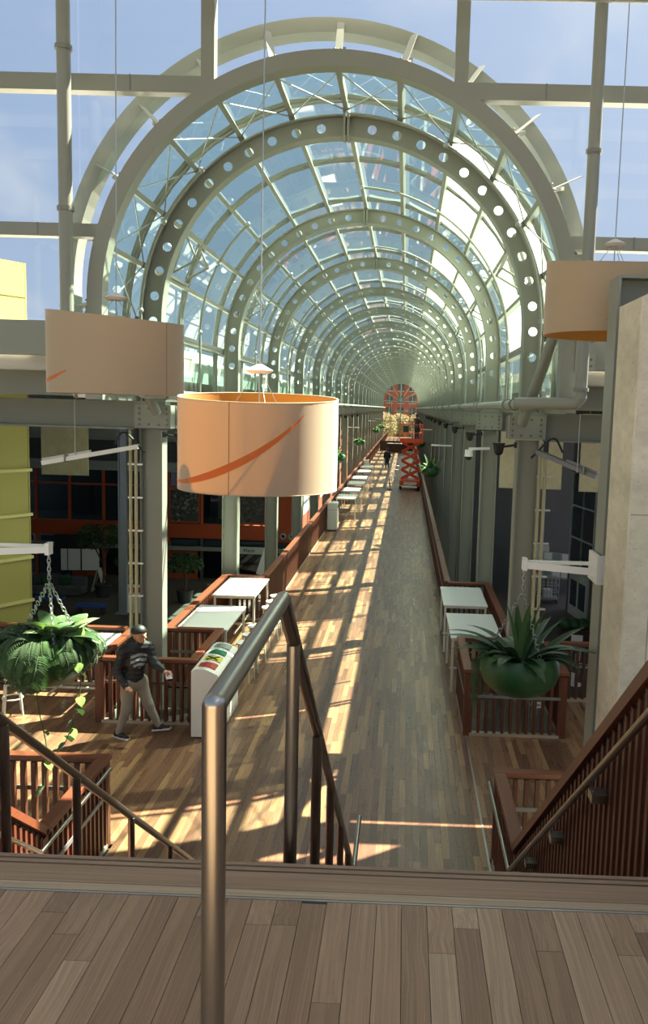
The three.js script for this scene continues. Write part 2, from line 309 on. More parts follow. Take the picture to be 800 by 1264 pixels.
// stairs down to the deck
{
  const st = thing('staircase', 'broad timber staircase dropping from the landing to the deck', 'staircase', [0, 0, 0]);
  const X0 = -3.28, X1 = 1.1, RISE = LAND / 20, GO = .25;
  for (let i = 1; i < 20; i++) {
    const y = LAND - i * RISE, z = NOSE - (i - 1) * GO;
    part(st, 'tread', [metric(lim(X0, X1, y - .045, y, z - GO - .02, z), 'x')], M.stringerTread ??= std('#8b6249', .5, 0, { map: grainTex }));
    part(st, 'riser', [metric(lim(X0, X1, y, y + RISE - .045, z - .005, z + .015), 'x')], M.stringer);
  }
  for (const x of [X0 - .03, X1 + .03]) part(st, 'stringer', [metric(bar([x, LAND - .3, NOSE + .05], [x, -.15, NOSE - 20 * GO], .05, .42), 'z')], M.stringer);
}
// ---------------------------------------------------------------- timber guard rails
const guardTopGeo = new Map();
function balusterGeo(h) { const k = h.toFixed(3); if (!guardTopGeo.has(k)) guardTopGeo.set(k, [0, 1].map(() => metric(box(.045, h, .09, 0, h / 2, 0), 'y'))); return guardTopGeo.get(k); }
// one straight run from a to b ([x, z]) standing at y; single: every baluster its own mesh
function guardRun(root, a, b, { y = 0, single = true, h = 1.1, ends = [0, 0], woodPost = false, first = true } = {}) {
  const dx = b[0] - a[0], dz = b[1] - a[1], L = Math.hypot(dx, dz), turn = Math.atan2(-dz, dx), ux = dx / L, uz = dz / L;
  const at = (g) => g.applyMatrix4(new THREE.Matrix4().makeRotationY(turn).setPosition(a[0], y, a[1]));
  part(root, 'top_rail', at(metric(rbox(L + ends[0] + ends[1], .06, .14, .008, (L + ends[1] - ends[0]) / 2, h - .03, 0), 'x')), M.railWood);
  part(root, 'under_rail', at(box(L - .12, .03, .05, L / 2, h - .075, 0)), M.darkGrey);
  part(root, 'base_channel', at(box(L - .101, .05, .098, L / 2, .025, 0)), M.channel, 'pale metal base channel');
  part(root, 'steel_bar', at(box(L - .11, .05, .012, L / 2, .66, -.051)), M.steelDark, 'grey steel bar behind the balusters');
  const n = Math.max(2, Math.round(L / .125)), hb = h - .14, geos = balusterGeo(hb), all = [];
  for (let i = 0; i < n; i++) {
    const s = (i + .5) * L / n, g = geos[i % 2];
    if (single) { const m = part(root, 'baluster', g, M.balusterWood); m.position.set(a[0] + ux * s, y + .05, a[1] + uz * s); m.rotation.y = turn; }
    else all.push(g.clone().applyMatrix4(new THREE.Matrix4().makeRotationY(turn).setPosition(a[0] + ux * s, y + .05, a[1] + uz * s)));
  }
  if (all.length) stuffPart(root, 'baluster_row', all, M.balusterWood);
  const np = Math.max(1, Math.round(L / 1.6));
  for (let i = first ? 0 : 1; i <= np; i++) if (woodPost) part(root, 'post', at(metric(box(.1, h - .08, .1, L * i / np, (h - .08) / 2, 0), 'y')), M.balusterWood);
    else part(root, 'post', at(box(.035, h - .08, .05, L * i / np, (h - .08) / 2, 0)), M.steelDim, 'slim pale steel post');
}
function guardPath(root, pts, opt) { for (let i = 0; i + 1 < pts.length; i++) guardRun(root, pts[i], pts[i + 1], { ends: [i ? -.0701 : 0, i + 2 < pts.length ? .07 : 0], woodPost: true, first: i === 0, ...opt }); return root; }
const notch = [[-4.84, -15.5], [-4.84, -13.65], [DL, -13.65], [DL, -15.6], [-4.25, -15.6], [-4.25, -20.72], [DL, -20.72]];
guardPath(thing('timber_guardrail', 'brown timber guardrail stepping round the steel column behind the walking man', 'guardrail'), notch);
guardPath(thing('timber_guardrail', 'brown timber guardrail stepping round the column behind the green planter bowl', 'guardrail'), notch.map(([x, z]) => [mir(x), z]));
guardPath(thing('timber_guardrail', 'straight timber guardrail behind the white table by the yellow wall', 'guardrail'), [[-4.98, -15.5], [-11.3, -15.5]]);
guardPath(thing('timber_guardrail', 'short timber guardrail between the pale steel column and the planter bowl', 'guardrail'), [[mir(-4.98), -15.5], [7.9, -15.5]]);
{ // guards at the foot of the stairs, each continued up the stairs by a sloping rail
  for (const [s, label] of [[1, 'dark timber stair guard under the concrete pier, sloping up from the deck'], [-1, 'timber stair guard below the hanging fern, sloping up from the deck']]) {
    const X = (x) => (s > 0 ? x : mir(x)), g = thing('stair_guardrail', label, 'guardrail');
    guardPath(g, [[X(3.6), -9.68], [X(1.2), -9.68], [X(1.2), -7.88]]);
    const zA = -7.88, yA = 1.1, zB = -2.8, yB = 1.1 + (zB - zA) * .748, x = X(1.2), top = (z) => yA + (z - zA) * .748;
    part(g, 'sloping_rail', [metric(bar([x, yA - .035, zA - .05], [x, yB - .035, zB], .14, .07), 'z')], M.railWood);
    part(g, 'under_rail', [bar([x, yA - .09, zA], [x, yB - .09, zB], .05, .04)], M.darkGrey);
    part(g, 'sloping_base', [bar([x, yA - 1.16, zA], [x, yB - 1.16, zB], .07, .1)], M.stringer);
    const n = 46; for (let i = 0; i < n; i++) { const z = zA + (zB - zA) * (i + .5) / n, m = part(g, 'baluster', balusterGeo(1.06)[i % 2], M.balusterWood); m.position.set(x, top(z) - 1.15, z); m.rotation.y = Math.PI / 2; }
    part(g, 'landing_rail', [metric(bar([x, yB - .035, zB], [x, yB - .035, 1.5], .14, .07), 'z')], M.railWood);
    for (let i = 0; i < 34; i++) { const m = part(g, 'baluster', balusterGeo(1.06)[i % 2], M.balusterWood); m.position.set(x, LAND + .02, zB + (i + .5) * .125); m.rotation.y = Math.PI / 2; m.scale.y = (yB - LAND - .08) / 1.06; }
  }
}
{ // guards along the bridge, one length per bay
  const lab = 'brown timber guardrail length along the far bridge deck', grp = 'guardrail lengths along the bridge';
  const place = (x, k, single) => { const o = thing('bridge_guardrail', lab, 'guardrail', [x, 0, -20.81 - k * BAY], 0, grp); guardRun(o, [0, 0], [0, -BAY + .04], { single }); return o; };
  let far; 
  for (let k = 0; k < NBAY - 1; k++) for (const x of [DL, DR]) {
    if (k < 3) { const o = place(x, k, true); if (!k) { delete o.userData.group; o.userData.label = x < 0 ? 'timber guardrail length starting at the angled corner by the white bar tables' : 'timber guardrail length starting at the bay behind the green planter bowl'; } }
    else if (!far) far = place(x, k, false);
    else copyOf(far, [x, 0, -20.81 - k * BAY]);
  }
}
// ---------------------------------------------------------------- stainless handrails on the stairs
{
  const slope = .732, line = (z) => 4.61 + (z + 2.62) * slope;
  function midRail(x, label, full) {
    const h = thing('stair_handrail', label, 'handrail'), zb = -7.66, r = .0245;
    const pts = full ? [[x, 4.61, -1.66], [x, 4.61, -2.62], [x, line(zb), zb], [x, line(zb), -8.75]] : [[x, 4.61, -1.66], [x, 4.61, -2.62], [x, line(zb), zb], [x, line(zb), -8.75]];
    const rail = part(h, 'rail', polyrod(pts, r, 20), M.stainless);
    part(h, 'post', merge([rod([x, LAND, -1.66], [x, 4.61, -1.66], r, 20), ball([x, 4.61, -1.66], r, 20)]), M.stainless);
    for (const z of [-2.9, -3.83, -4.7, -5.68, -6.66, -7.62]) {
      const foot = LAND - (Math.floor((NOSE - z) / .25) + 1) * LAND / 20;
      part(h, 'post', rod([x, Math.max(foot, 0), z], [x, line(z) - .015, z], r * .95, 18), M.stainless);
      part(h, 'base_plate', new THREE.CylinderGeometry(.05, .05, .008, 16).translate(x, Math.max(foot, 0) + .004, z), M.stainless);
    }
    part(h, 'end_cap', ball(pts[3], r, 14), M.stainless);
    return rail;
  }
  midRail(-.36, 'polished stainless handrail on posts in the middle of the stairs by the landing', true);
  midRail(-1.8, 'stainless stair handrail on posts facing the small timber guarded opening', true);
  for (const [x, sx, label] of [[1.07, 1, 'stainless handrail bracketed to the timber stair guard under the concrete pier'], [mir(1.07), -1, 'stainless handrail bracketed to the timber stair guard below the fern']]) {
    const h = thing('wall_handrail', label, 'handrail'), zb = -7.6, y = (z) => line(z) + .06;
    part(h, 'rail', polyrod([[x, y(-2.75), -2.75], [x, y(zb), zb], [x, y(zb) , -9.5]], .021, 16), M.stainless);
    for (const z of [-3.4, -4.6, -5.7, -6.7, -7.4]) { part(h, 'bracket', [rod([x, y(z) - .02, z], [x + sx * .02, y(z) - .09, z], .009), lim(x, x + sx * .1, y(z) - .12, y(z) - .07, z - .05, z + .05)], M.stainless); }
    part(h, 'bracket', [rod([x, y(zb), -8.8], [x + sx * .1, y(zb) - .03, -8.8], .009)], M.stainless);
  }
}
// ---------------------------------------------------------------- steel arch frames of the vault
const RI = 2.94, RO = 3.26, RM = 3.1;
function webShape(holes) {
  const s = new THREE.Shape(), foot = -1.3, n = 48, P = (R, a) => [R * Math.sin(a), R * Math.cos(a)];
  s.moveTo(RO, foot); for (let i = 0; i <= n; i++) s.lineTo(...P(RO, Math.PI / 2 - i * Math.PI / n)); s.lineTo(-RO, foot); s.lineTo(-RI, foot);
  for (let i = 0; i <= n; i++) s.lineTo(...P(RI, -Math.PI / 2 + i * Math.PI / n)); s.lineTo(RI, foot); s.closePath();
  for (let k = -13; k <= 13; k++) if (k) {
    const a = k * 7.5 * D2R, [x, y] = Math.abs(k) <= 12 ? P(RM, a) : [Math.sign(k) * RM, -.41], h = new THREE.Path(); h.absarc(x, y, .073, 0, Math.PI * 2, true); s.holes.push(h);
  }
  return new THREE.ExtrudeGeometry(s, { depth: .022, bevelEnabled: false, curveSegments: holes });
}
const webNear = webShape(14).translate(0, 0, -.011), webFar = webShape(8).translate(0, 0, -.011);
const flIn = band(archPath(RI, 0, 0, -90, 90, 48, -1.3), .025, -.13, .13), flOut = band(archPath(RO, 0, 0, -90, 90, 48, -1.3), .025, -.13, .13);
const colGeo = (s) => merge([lim(-.0125, .0125, GROUND, 4.74, -.15, .15).translate(s * 2.925, 0, 0), lim(-.0125, .0125, GROUND, 4.74, -.15, .15).translate(s * 3.275, 0, 0), lim(2.925 * s, 3.275 * s, GROUND, 4.74, -.012, .012)]);
const jointGeo = (s) => merge([lim(s * 2.76, s * 3.36, 4.76, 5.14, -.19, -.16), lim(s * 2.76, s * 3.36, 4.76, 5.14, .16, .19), lim(s * 2.78, s * 3.34, 4.76, 5.14, -.16, .16)]);
const boltGeo = (s) => { const g = []; for (const x of [2.82, 2.96, 3.12, 3.28]) for (const y of [4.82, 4.9, 5.0, 5.08]) if (x < 2.9 || x > 3.2 || y < 4.85 || y > 5.05) g.push(new THREE.CylinderGeometry(.022, .022, .03, 6).rotateX(Math.PI / 2).translate(s * x, y, .2)); return merge(g); };
const beamGeo = (s, L) => merge([lim(s * 3.36, s * (3.36 + L), 5.16, 5.19, -.14, .14), lim(s * 3.36, s * (3.36 + L), 4.73, 4.76, -.14, .14), lim(s * 3.36, s * (3.36 + L), 4.76, 5.16, -.015, .015), lim(s * 2.86, s * 3.4, 5.14, 5.2, -.16, .16)]);
const FG = { col: [colGeo(-1), colGeo(1)], joint: [jointGeo(-1), jointGeo(1)], bolt: [boltGeo(-1), boltGeo(1)], beam: [beamGeo(-1, 1.6), beamGeo(1, 1.6)], beamLong: [beamGeo(-1, 14), beamGeo(1, 9)] };
const splice = merge([lim(-.05, -.012, CY + RI - .03, CY + RO + .03, -.13, .13), lim(.012, .05, CY + RI - .03, CY + RO + .03, -.13, .13)]);
function archFrame(z, near, long, label, group) {
  const f = thing('arch_frame', label, 'steel frame', [AX, 0, z], 0, group);
  const w = part(f, 'arch_web', near ? webNear : webFar, M.steel, 'curved web plate pierced by round holes'); w.position.y = CY;
  part(f, 'inner_flange', flIn, M.steel).position.y = CY; part(f, 'outer_flange', flOut, M.steel).position.y = CY;
  part(f, 'splice_plate', splice, M.steel);
  for (const s of [0, 1]) {
    part(f, 'column', FG.col[s], M.steel); const j = part(f, 'joint_box', FG.joint[s], M.steel, 'bolted joint box'); if (near) part(j, 'bolts', FG.bolt[s], M.bolt);
    part(f, 'outrigger_beam', (long ? FG.beamLong : FG.beam)[s], M.steelDim);
  }
  return f;
}
archFrame(ringZ(0), true, true, 'steel arch frame with the long outrigger beams, first frame beyond the glass front', undefined);
{
  const lab = 'pale steel arch frame with round holes along the glass vault', grp = 'repeated arch frames of the vault';
  const near = archFrame(ringZ(1), true, false, lab, grp); for (let k = 2; k < 6; k++) copyOf(near, [AX, 0, ringZ(k)], 0, k === 3 ? 'pale steel arch frame holding the planter bowl before the scissor lift' : undefined);
  near.userData.label = 'pale steel arch frame carrying the white dome camera';
  const far = archFrame(ringZ(6), false, false, lab, grp); for (let k = 7; k < NBAY; k++) copyOf(far, [AX, 0, ringZ(k)]);
}
// ---------------------------------------------------------------- glass vault: panes, purlins, glazing bars
{
  const vault = structure('ceiling_vault'), RG = 3.42, step = 15 * D2R, wPane = 2 * RG * Math.tan(step / 2), ends = [];
  for (let k = 0; k < NBAY; k++) ends.push([ringZ(k) + .35, ringZ(k) - 2.95], [ringZ(k) - 2.95, ringZ(k + 1) + .35]);
  // milky panes added on the sunny flank, clear lengths between leave patchy deck sun
  const cells = [[-12.62, ringZ(0) + .35], ...ends], merged = [], mergedMilk = [], paneGeo = new Map();
  const quadFor = (l) => { const k = l.toFixed(2); if (!paneGeo.has(k)) paneGeo.set(k, new THREE.PlaneGeometry(wPane - .05, l - .06).rotateX(-Math.PI / 2)); return paneGeo.get(k); };
  let count = 0;
  for (const [ci, [za, zb]] of cells.entries()) {
    const l = za - zb, zc = (za + zb) / 2;
    for (let i = -6; i < 6; i++) {
      const th = (i + .5) * step, R = RG * Math.cos(step / 2) + .02, g = quadFor(l), milk = i >= 2 && ci > 0 && (ci === 1 || ci % 2 === 0);
      if (count < 250) { const m = part(vault, 'pane', g, milk ? M.milkGlass : M.glass, milk ? 'milky pane added to scatter the sun' : undefined); m.position.set(AX + R * Math.sin(th), CY + R * Math.cos(th), zc); m.rotation.z = -th; count++; }
      else (milk ? mergedMilk : merged).push(g.clone().rotateZ(-th).translate(AX + R * Math.sin(th), CY + R * Math.cos(th), zc));
    }
    for (const s of [-1, 1]) { // upright panes below the springing
      const g = new THREE.PlaneGeometry(l - .06, 1.05).rotateY(Math.PI / 2);
      if (count < 296) { const m = part(vault, 'side_pane', g, M.glass); m.position.set(AX + s * RG, CY - .62, zc); count++; } else merged.push(g.translate(AX + s * RG, CY - .62, zc));
    }
  }
  stuffPart(vault, 'pane_field', merged, M.glass); stuffPart(vault, 'sun_scatter_pane_field', mergedMilk, M.milkGlass);
  const zc = (-12.4 + ZEND) / 2, L = -12.4 - ZEND;
  for (let i = -6; i <= 6; i++) { const th = i * step, R = 3.365; part(vault, 'purlin', box(.07, .16, L).rotateZ(-th).translate(AX + R * Math.sin(th), CY + R * Math.cos(th) - (Math.abs(i) === 6 ? .06 : 0), zc), M.steel); }
  for (const s of [-1, 1]) { part(vault, 'sill_rail', lim(AX + s * 3.32, AX + s * 3.46, 5.2, 5.34, -12.4, ZEND), M.steel); part(vault, 'eaves_rail', lim(AX + s * 3.3, AX + s * 3.46, 6.34, 6.42, -12.4, ZEND), M.steel); }
  const arc = band(archPath(3.43, 0, 0, -90, 90, 24, -1.2), .06, -.03, .03);
  for (let k = 0; k < NBAY; k++) for (const z of [ringZ(k) + .27, ringZ(k) + .43, ringZ(k) - 2.88, ringZ(k) - 3.02]) { const m = part(vault, 'glazing_bar', arc, M.steelDim); m.position.set(AX, CY, z); }
  // tension rods in the first short bay
  for (let i = -6; i < 6; i++) {
    const p = (a, z) => [AX + 3.3 * Math.sin(a * step), CY + 3.3 * Math.cos(a * step), z];
    part(vault, 'tension_rod', rod(p(i, -12.7), p(i + 1, -14.3), .011, 6), M.galv); part(vault, 'tension_rod', rod(p(i + 1, -12.7), p(i, -14.3), .011, 6), M.galv);
  }
  // lower corner cleats
  const cleat = box(.09, .05, .12);
  for (let i = -6; i <= 6; i++) { const th = i * step, m = part(vault, 'cleat', cleat, M.steelDark); m.position.set(AX + 3.29 * Math.sin(th), CY + 3.29 * Math.cos(th), -14.28); m.rotation.z = -th; }
}
// bent service pipes that follow the vault
{
  const mk = (a0, a1) => { const pts = []; for (let i = 0; i <= 20; i++) { const a = (a0 + (a1 - a0) * i / 20) * D2R; pts.push(V(3.14 * Math.sin(a), CY + 3.14 * Math.cos(a), 0)); } if (Math.abs(a1) >= 90) pts.push(V(3.14 * Math.sign(a1), 5.3, 0)); return new THREE.TubeGeometry(new THREE.CatmullRomCurve3(pts), 30, .026, 8); };
  const gR = mk(0, 92), gL = mk(-44, -92), hook = (a) => ball([3.14 * Math.sin(a * D2R), CY + 3.14 * Math.cos(a * D2R), 0], .05, 8);
  for (let k = 0; k < 9; k++) {
    const r = thing('bent_pipe', 'thin painted pipe bent along the vault from its crown', 'pipe', [AX, 0, ringZ(k) + (k ? 2.6 : .55)], 0, 'bent pipes from the crown of the vault'); part(r, 'pipe', gR, M.steel); part(r, 'clip', [hook(1), hook(30), hook(60), hook(88)], M.galv);
    const l = thing('bent_pipe', 'thin painted pipe bent along the vault from its haunch', 'pipe', [AX, 0, ringZ(k) + (k ? 3.1 : .55)], 0, 'bent pipes from the haunch of the vault'); part(l, 'pipe', gL, M.steel); part(l, 'clip', [hook(-44), hook(-62), hook(-88)], M.galv);
  }
}
// hinged vents with their folding arms
{
  const W = 2 * 3.42 * Math.tan(7.5 * D2R) - .06, L = 1.5;
  for (let k = 0; k < 8; k++) for (const s of [-1, 1]) {
    const th = s * 52.5 * D2R, o = new THREE.Group(); o.name = numbered('roof_vent'); scene.add(o);
    o.userData = { label: s < 0 ? 'hinged glass roof vent with folding arms on the vault flank with the small parapet roofs' : 'hinged glass roof vent with folding arms on the vault flank above the black spotlights', category: 'vent', group: s < 0 ? 'vents on one vault flank' : 'vents on the other vault flank' };
    o.position.set(AX + 3.3 * Math.sin(s * 60 * D2R), CY + 3.3 * Math.cos(s * 60 * D2R), ringZ(k) - 1.6); o.rotation.z = -s * 70 * D2R;
    const x = s * W / 2 * .9;
    part(o, 'frame', [box(W, .05, .05, x, 0, -L / 2), box(W, .05, .05, x, 0, L / 2), box(.05, .05, L, x - W / 2, 0, 0), box(.05, .05, L, x + W / 2, 0, 0)], M.steelDim);
    for (const z of [-.45, .45]) part(o, 'folding_arm', [rod([x - s * W * .4, -.02, z], [x, -.34, z], .022, 6), rod([x, -.34, z], [x + s * W * .42, -.03, z], .022, 6), rod([x - s * W * .4, -.02, z], [x + s * W * .42, -.03, z], .016, 6)], M.steel);
    part(o, 'arm_bar', rod([x, -.34, -.45], [x, -.34, .45], .022, 6), M.steel);
  }
}
// ---------------------------------------------------------------- glass front of the hall, with the round mouth of the vault
{
  const ZF = -12.55, C = [-1.09, 6.55], front = structure('wall_front');
  const RB = 3.43, left = (y) => C[0] - (y > C[1] ? Math.sqrt(Math.max(0, RB * RB - (y - C[1]) ** 2)) : RB), right = (y) => 2 * C[0] - left(y), topOf = (x) => C[1] + Math.sqrt(Math.max(0, RB * RB - (x - C[0]) ** 2));
  const poly = (pts) => { const s = new THREE.Shape(); pts.forEach((p, i) => (i ? s.lineTo(...p) : s.moveTo(...p))); return new THREE.ShapeGeometry(s).translate(0, 0, ZF - .08); };
  const ys = [6.3, 7.53, 9.5, 10.9], XP = [-4.66, 2.48], XM = [-2.84, .6], n = 14, step = (a, b, f) => Array.from({ length: n + 1 }, (_, i) => f(a + (b - a) * i / n));
  const rect = (a, b, c, d) => poly([[a, c], [b, c], [b, d], [a, d]]);
  part(front, 'sun_block_panel', lim(3.7, 8, 6.1, 10.85, ZF - .12, ZF - .06), M.plaster);  // added out of view to keep sun off the stair foot
  part(front, 'sun_block_head', lim(-11.4, 8, 10.85, 12.3, ZF - .12, ZF - .06), M.plaster);  // added above the view to shade the drum lamp with the short curl
  for (let i = 0; i < 3; i++) { for (const [a, b] of [[-11.4, -8], [-8, XP[0]], [XP[1], 3.75]]) part(front, 'pane', rect(a + .03, b - .03, ys[i] + .03, ys[i + 1] - .03), M.clearGlass); }
  for (let i = 0; i < 2; i++) {
    part(front, 'pane', poly([[XP[0], ys[i]], ...step(ys[i], ys[i + 1], (y) => [left(y), y]), [XP[0], ys[i + 1]]]), M.clearGlass);
    part(front, 'pane', poly([[XP[1], ys[i + 1]], ...step(ys[i + 1], ys[i], (y) => [right(y), y]), [XP[1], ys[i]]]), M.clearGlass);
  }
  part(front, 'pane', rect(XP[0], XM[0], 9.5, 10.9), M.clearGlass); part(front, 'pane', rect(XM[1], XP[1], 9.5, 10.9), M.clearGlass);
  part(front, 'pane', poly([[XM[0], 10.9], ...step(XM[0], XM[1], (x) => [x, topOf(x)]), [XM[1], 10.9]]), M.clearGlass);
  // transoms end in a pointed foot on the ring; mullions stand on it
  for (const [y0, y1] of [[7.44, 7.62], [9.38, 9.6]]) {
    part(front, 'transom', lim(-11.4, left((y0 + y1) / 2) + .05, y0, y1, ZF - .07, ZF + .12), M.steel); part(front, 'transom', lim(right((y0 + y1) / 2) - .05, 8, y0, y1, ZF - .07, ZF + .12), M.steel);
    for (const x of [-3.9 - (y0 < 8 ? 1.3 : 0), 1.75 + (y0 < 8 ? 1.3 : 0)]) part(front, 'splice_joint', lim(x - .01, x + .01, y0 + .02, y1 + .005, ZF + .1, ZF + .126), M.steelDark);
  }
  for (const x of XM) part(front, 'mullion', lim(x - .09, x + .09, topOf(x) - .1, 12.3, ZF - .065, ZF + .135), M.steel);
  for (const x of [-8, 3.75]) part(front, 'mullion', lim(x - .06, x + .06, 6.3, 12.3, ZF - .07, ZF + .1), M.steel);
  // the round steel mouth of the vault and the collar ring outside the glass
  part(front, 'mouth_ring', band(archPath(3.322, C[0], C[1], -90, 90, 60, 5.2), .215, ZF - .1, ZF + .15), M.steel);
  part(front, 'collar_ring', band(archPath(3.755, -1.26, 6.77, -96, 96, 60, undefined), .2, -13.3, -12.98), M.steel);
  for (let i = -6; i <= 6; i++) {
    const a = i * 15 * D2R + (i ? 0 : 0), dir = [Math.sin(a), Math.cos(a)], p = (r, z) => [C[0] + dir[0] * r, C[1] + dir[1] * r, z];
    const b = part(front, 'bracket', [bar(p(3.4, -12.62), p(4.0, -12.98), .1, .012), bar(p(3.42, -12.62), p(3.66, -13.0), .16, .05)], M.steel);
    part(b, 'bolts', [-.045, .045].flatMap((o) => [3.44, 3.49].map((r) => ball([p(r, 0)[0] + dir[1] * o, p(r, 0)[1] - dir[0] * o, -12.56], .016, 6))), M.bolt);
  }
  part(front, 'seal', band(archPath(3.445, C[0], C[1], -90, 90, 60, 5.6), .03, -12.9, -12.64), M.darkGrey);
}
function pipeRun(name, label, pts, r, clampAt = [], mat = M.steel) {
  const o = thing(name, label, 'pipe'); part(o, 'pipe', polyrod(pts, r, 16), mat);
  for (const [a, b] of clampAt) part(o, 'clamp', rod(a, b, r * 1.25, 16), M.steelDim); return o;
}
pipeRun('rain_pipe', 'tall round pale pipe standing by the shade with the short curl', [[-4.66, 5.75, -12.05], [-4.66, 12.3, -12.05]], .09, [[[-4.66, 7.7, -12.05], [-4.66, 7.76, -12.05]], [[-4.66, 9.75, -12.05], [-4.66, 9.81, -12.05]]]);
pipeRun('rain_pipe', 'tall round pale pipe with an elbow behind the shade by the concrete pier', [[2.36, 12.3, -12.05], [2.36, 5.42, -12.05], [2.3, 5.34, -12.1], [1.55, 5.32, -12.6]], .085, [[[2.36, 5.5, -12.05], [2.36, 5.55, -12.05]], [[2.36, 8.6, -12.05], [2.36, 8.66, -12.05]]]);
pipeRun('cross_pipe', 'horizontal round pipe across the top of the glass front', [[-11, 10.42, -11.85], [7.9, 10.48, -11.85]], .065, []);
pipeRun('brace_pipe', 'slanting round brace rising from the bolted joint towards the concrete pier', [[1.86, 5.02, -14.16], [2.08, 6.3, -12.75]], .085);
pipeRun('brace_pipe', 'slanting round brace rising from the bolted joint by the yellow wall', [[mir(1.86), 5.02, -14.16], [mir(2.08), 6.3, -12.75]], .075);
for (const [s, label] of [[-1, 'long service pipe along the columns by the orange banded building'], [1, 'long service pipe along the columns above the black spotlights']]) {
  const x = AX + s * 2.8, o = thing('service_pipe', label, 'pipe'); part(o, 'pipe', rod([x, 5.315, -12.9], [x, 5.315, ZEND], .075, 12), M.steel);
  for (let k = 0; k < 8; k++) for (const d of [.5, -.5]) part(o, 'coupling', rod([x, 5.315, ringZ(k) + d], [x, 5.315, ringZ(k) + d - .1], .1, 14), M.steelDim);
}
pipeRun('sprinkler_pipe', 'white jointed pipe on the roof beam under the shade with the short curl', [[-5.1, 5.3, -13.45], [-4.6, 5.3, -13.45]], .075, [[[-5.08, 5.3, -13.45], [-5.04, 5.3, -13.45]], [[-4.75, 5.3, -13.45], [-4.71, 5.3, -13.45]]], M.white);
// ---------------------------------------------------------------- roofs, beams and walls round the hall and the two side courts
{
  const roof = structure('ceiling_side_courts');
  part(roof, 'roof_slab', [lim(-22, -4.62, 5.62, 5.86, -13, ZEND)], M.plaster); part(roof, 'roof_slab', [lim(mir(-4.62), 18, 5.62, 5.86, -13, ZEND)], M.plaster);
  const fascia = (x0, x1) => { part(roof, 'fascia_beam', lim(x0, x1, 5.82, 6.3, -12.95, -12.6), M.steel); part(roof, 'soffit_board', lim(x0, x1, 5.25, 5.82, -13.9, -13.6), M.steelDim); };
  fascia(-22, -4.75); fascia(mir(-4.75), 18);
  part(roof, 'box_beam', [lim(2.62, 18, 5.84, 5.88, -13.75, -13.35), lim(2.62, 18, 5.9, 6.3, -13.57, -13.53)], M.steelDim);
  { const b = part(roof, 'end_box', lim(2.32, 2.6, 5.8, 6.45, -12.58, -12.36), M.steel, 'bolted box at the end of the roof beam'); part(b, 'bolts', [2.38, 2.46, 2.54].flatMap((x) => [5.86, 5.95, 6.2, 6.38].map((y) => ball([x, y, -12.355], .016, 6))), M.bolt); }
  // parapets of the small roofs outside the vault's flanks
  for (const s of [-1, 1]) for (let k = 0; k < 10; k++) {
    const x = AX + s * 4.25, z = ringZ(k);
    part(roof, 'parapet', [lim(x - .12, x + .12, 5.86, 6.25, z - .3, z - 5.9), lim(x - .12, x + .12, 6.25, 6.42, z - .3, z - 2.6)], M.plaster);
    part(roof, 'soffit_wedge', bar([x + s * .2, 5.7, z - .3], [x + s * .2, 5.95, z - 3], .5, .12), M.greyClad);
  }
}
{ // outer walls of the courts
  const w = structure('wall_courts');
  part(w, 'wall_panel', lim(-22.3, -22, GROUND, 5.7, -13, -46.5), M.greyWall);
  part(w, 'wall_panel', lim(-6.4, -6.1, GROUND, 5.7, -49.5, ZEND), M.brick); part(w, 'wall_panel', lim(5.4, 5.7, GROUND, 5.7, -46, ZEND), M.greyClad);
  part(w, 'wall_panel', lim(-22, -6.3, GROUND, 5.7, -50.1, -49.8), M.interior);
  // grey clad wall with windows on the other side
  part(w, 'wall_panel', lim(3.0, 9.2, GROUND, 5.7, -46.2, -45.9), M.greyClad);
  for (let i = 0; i < 9; i++) part(w, 'wall_panel', lim(-6.1 + .01, -6.06, -1.4, 1.2, -52 - i * 11, -58 - i * 11), M.plaster);
}
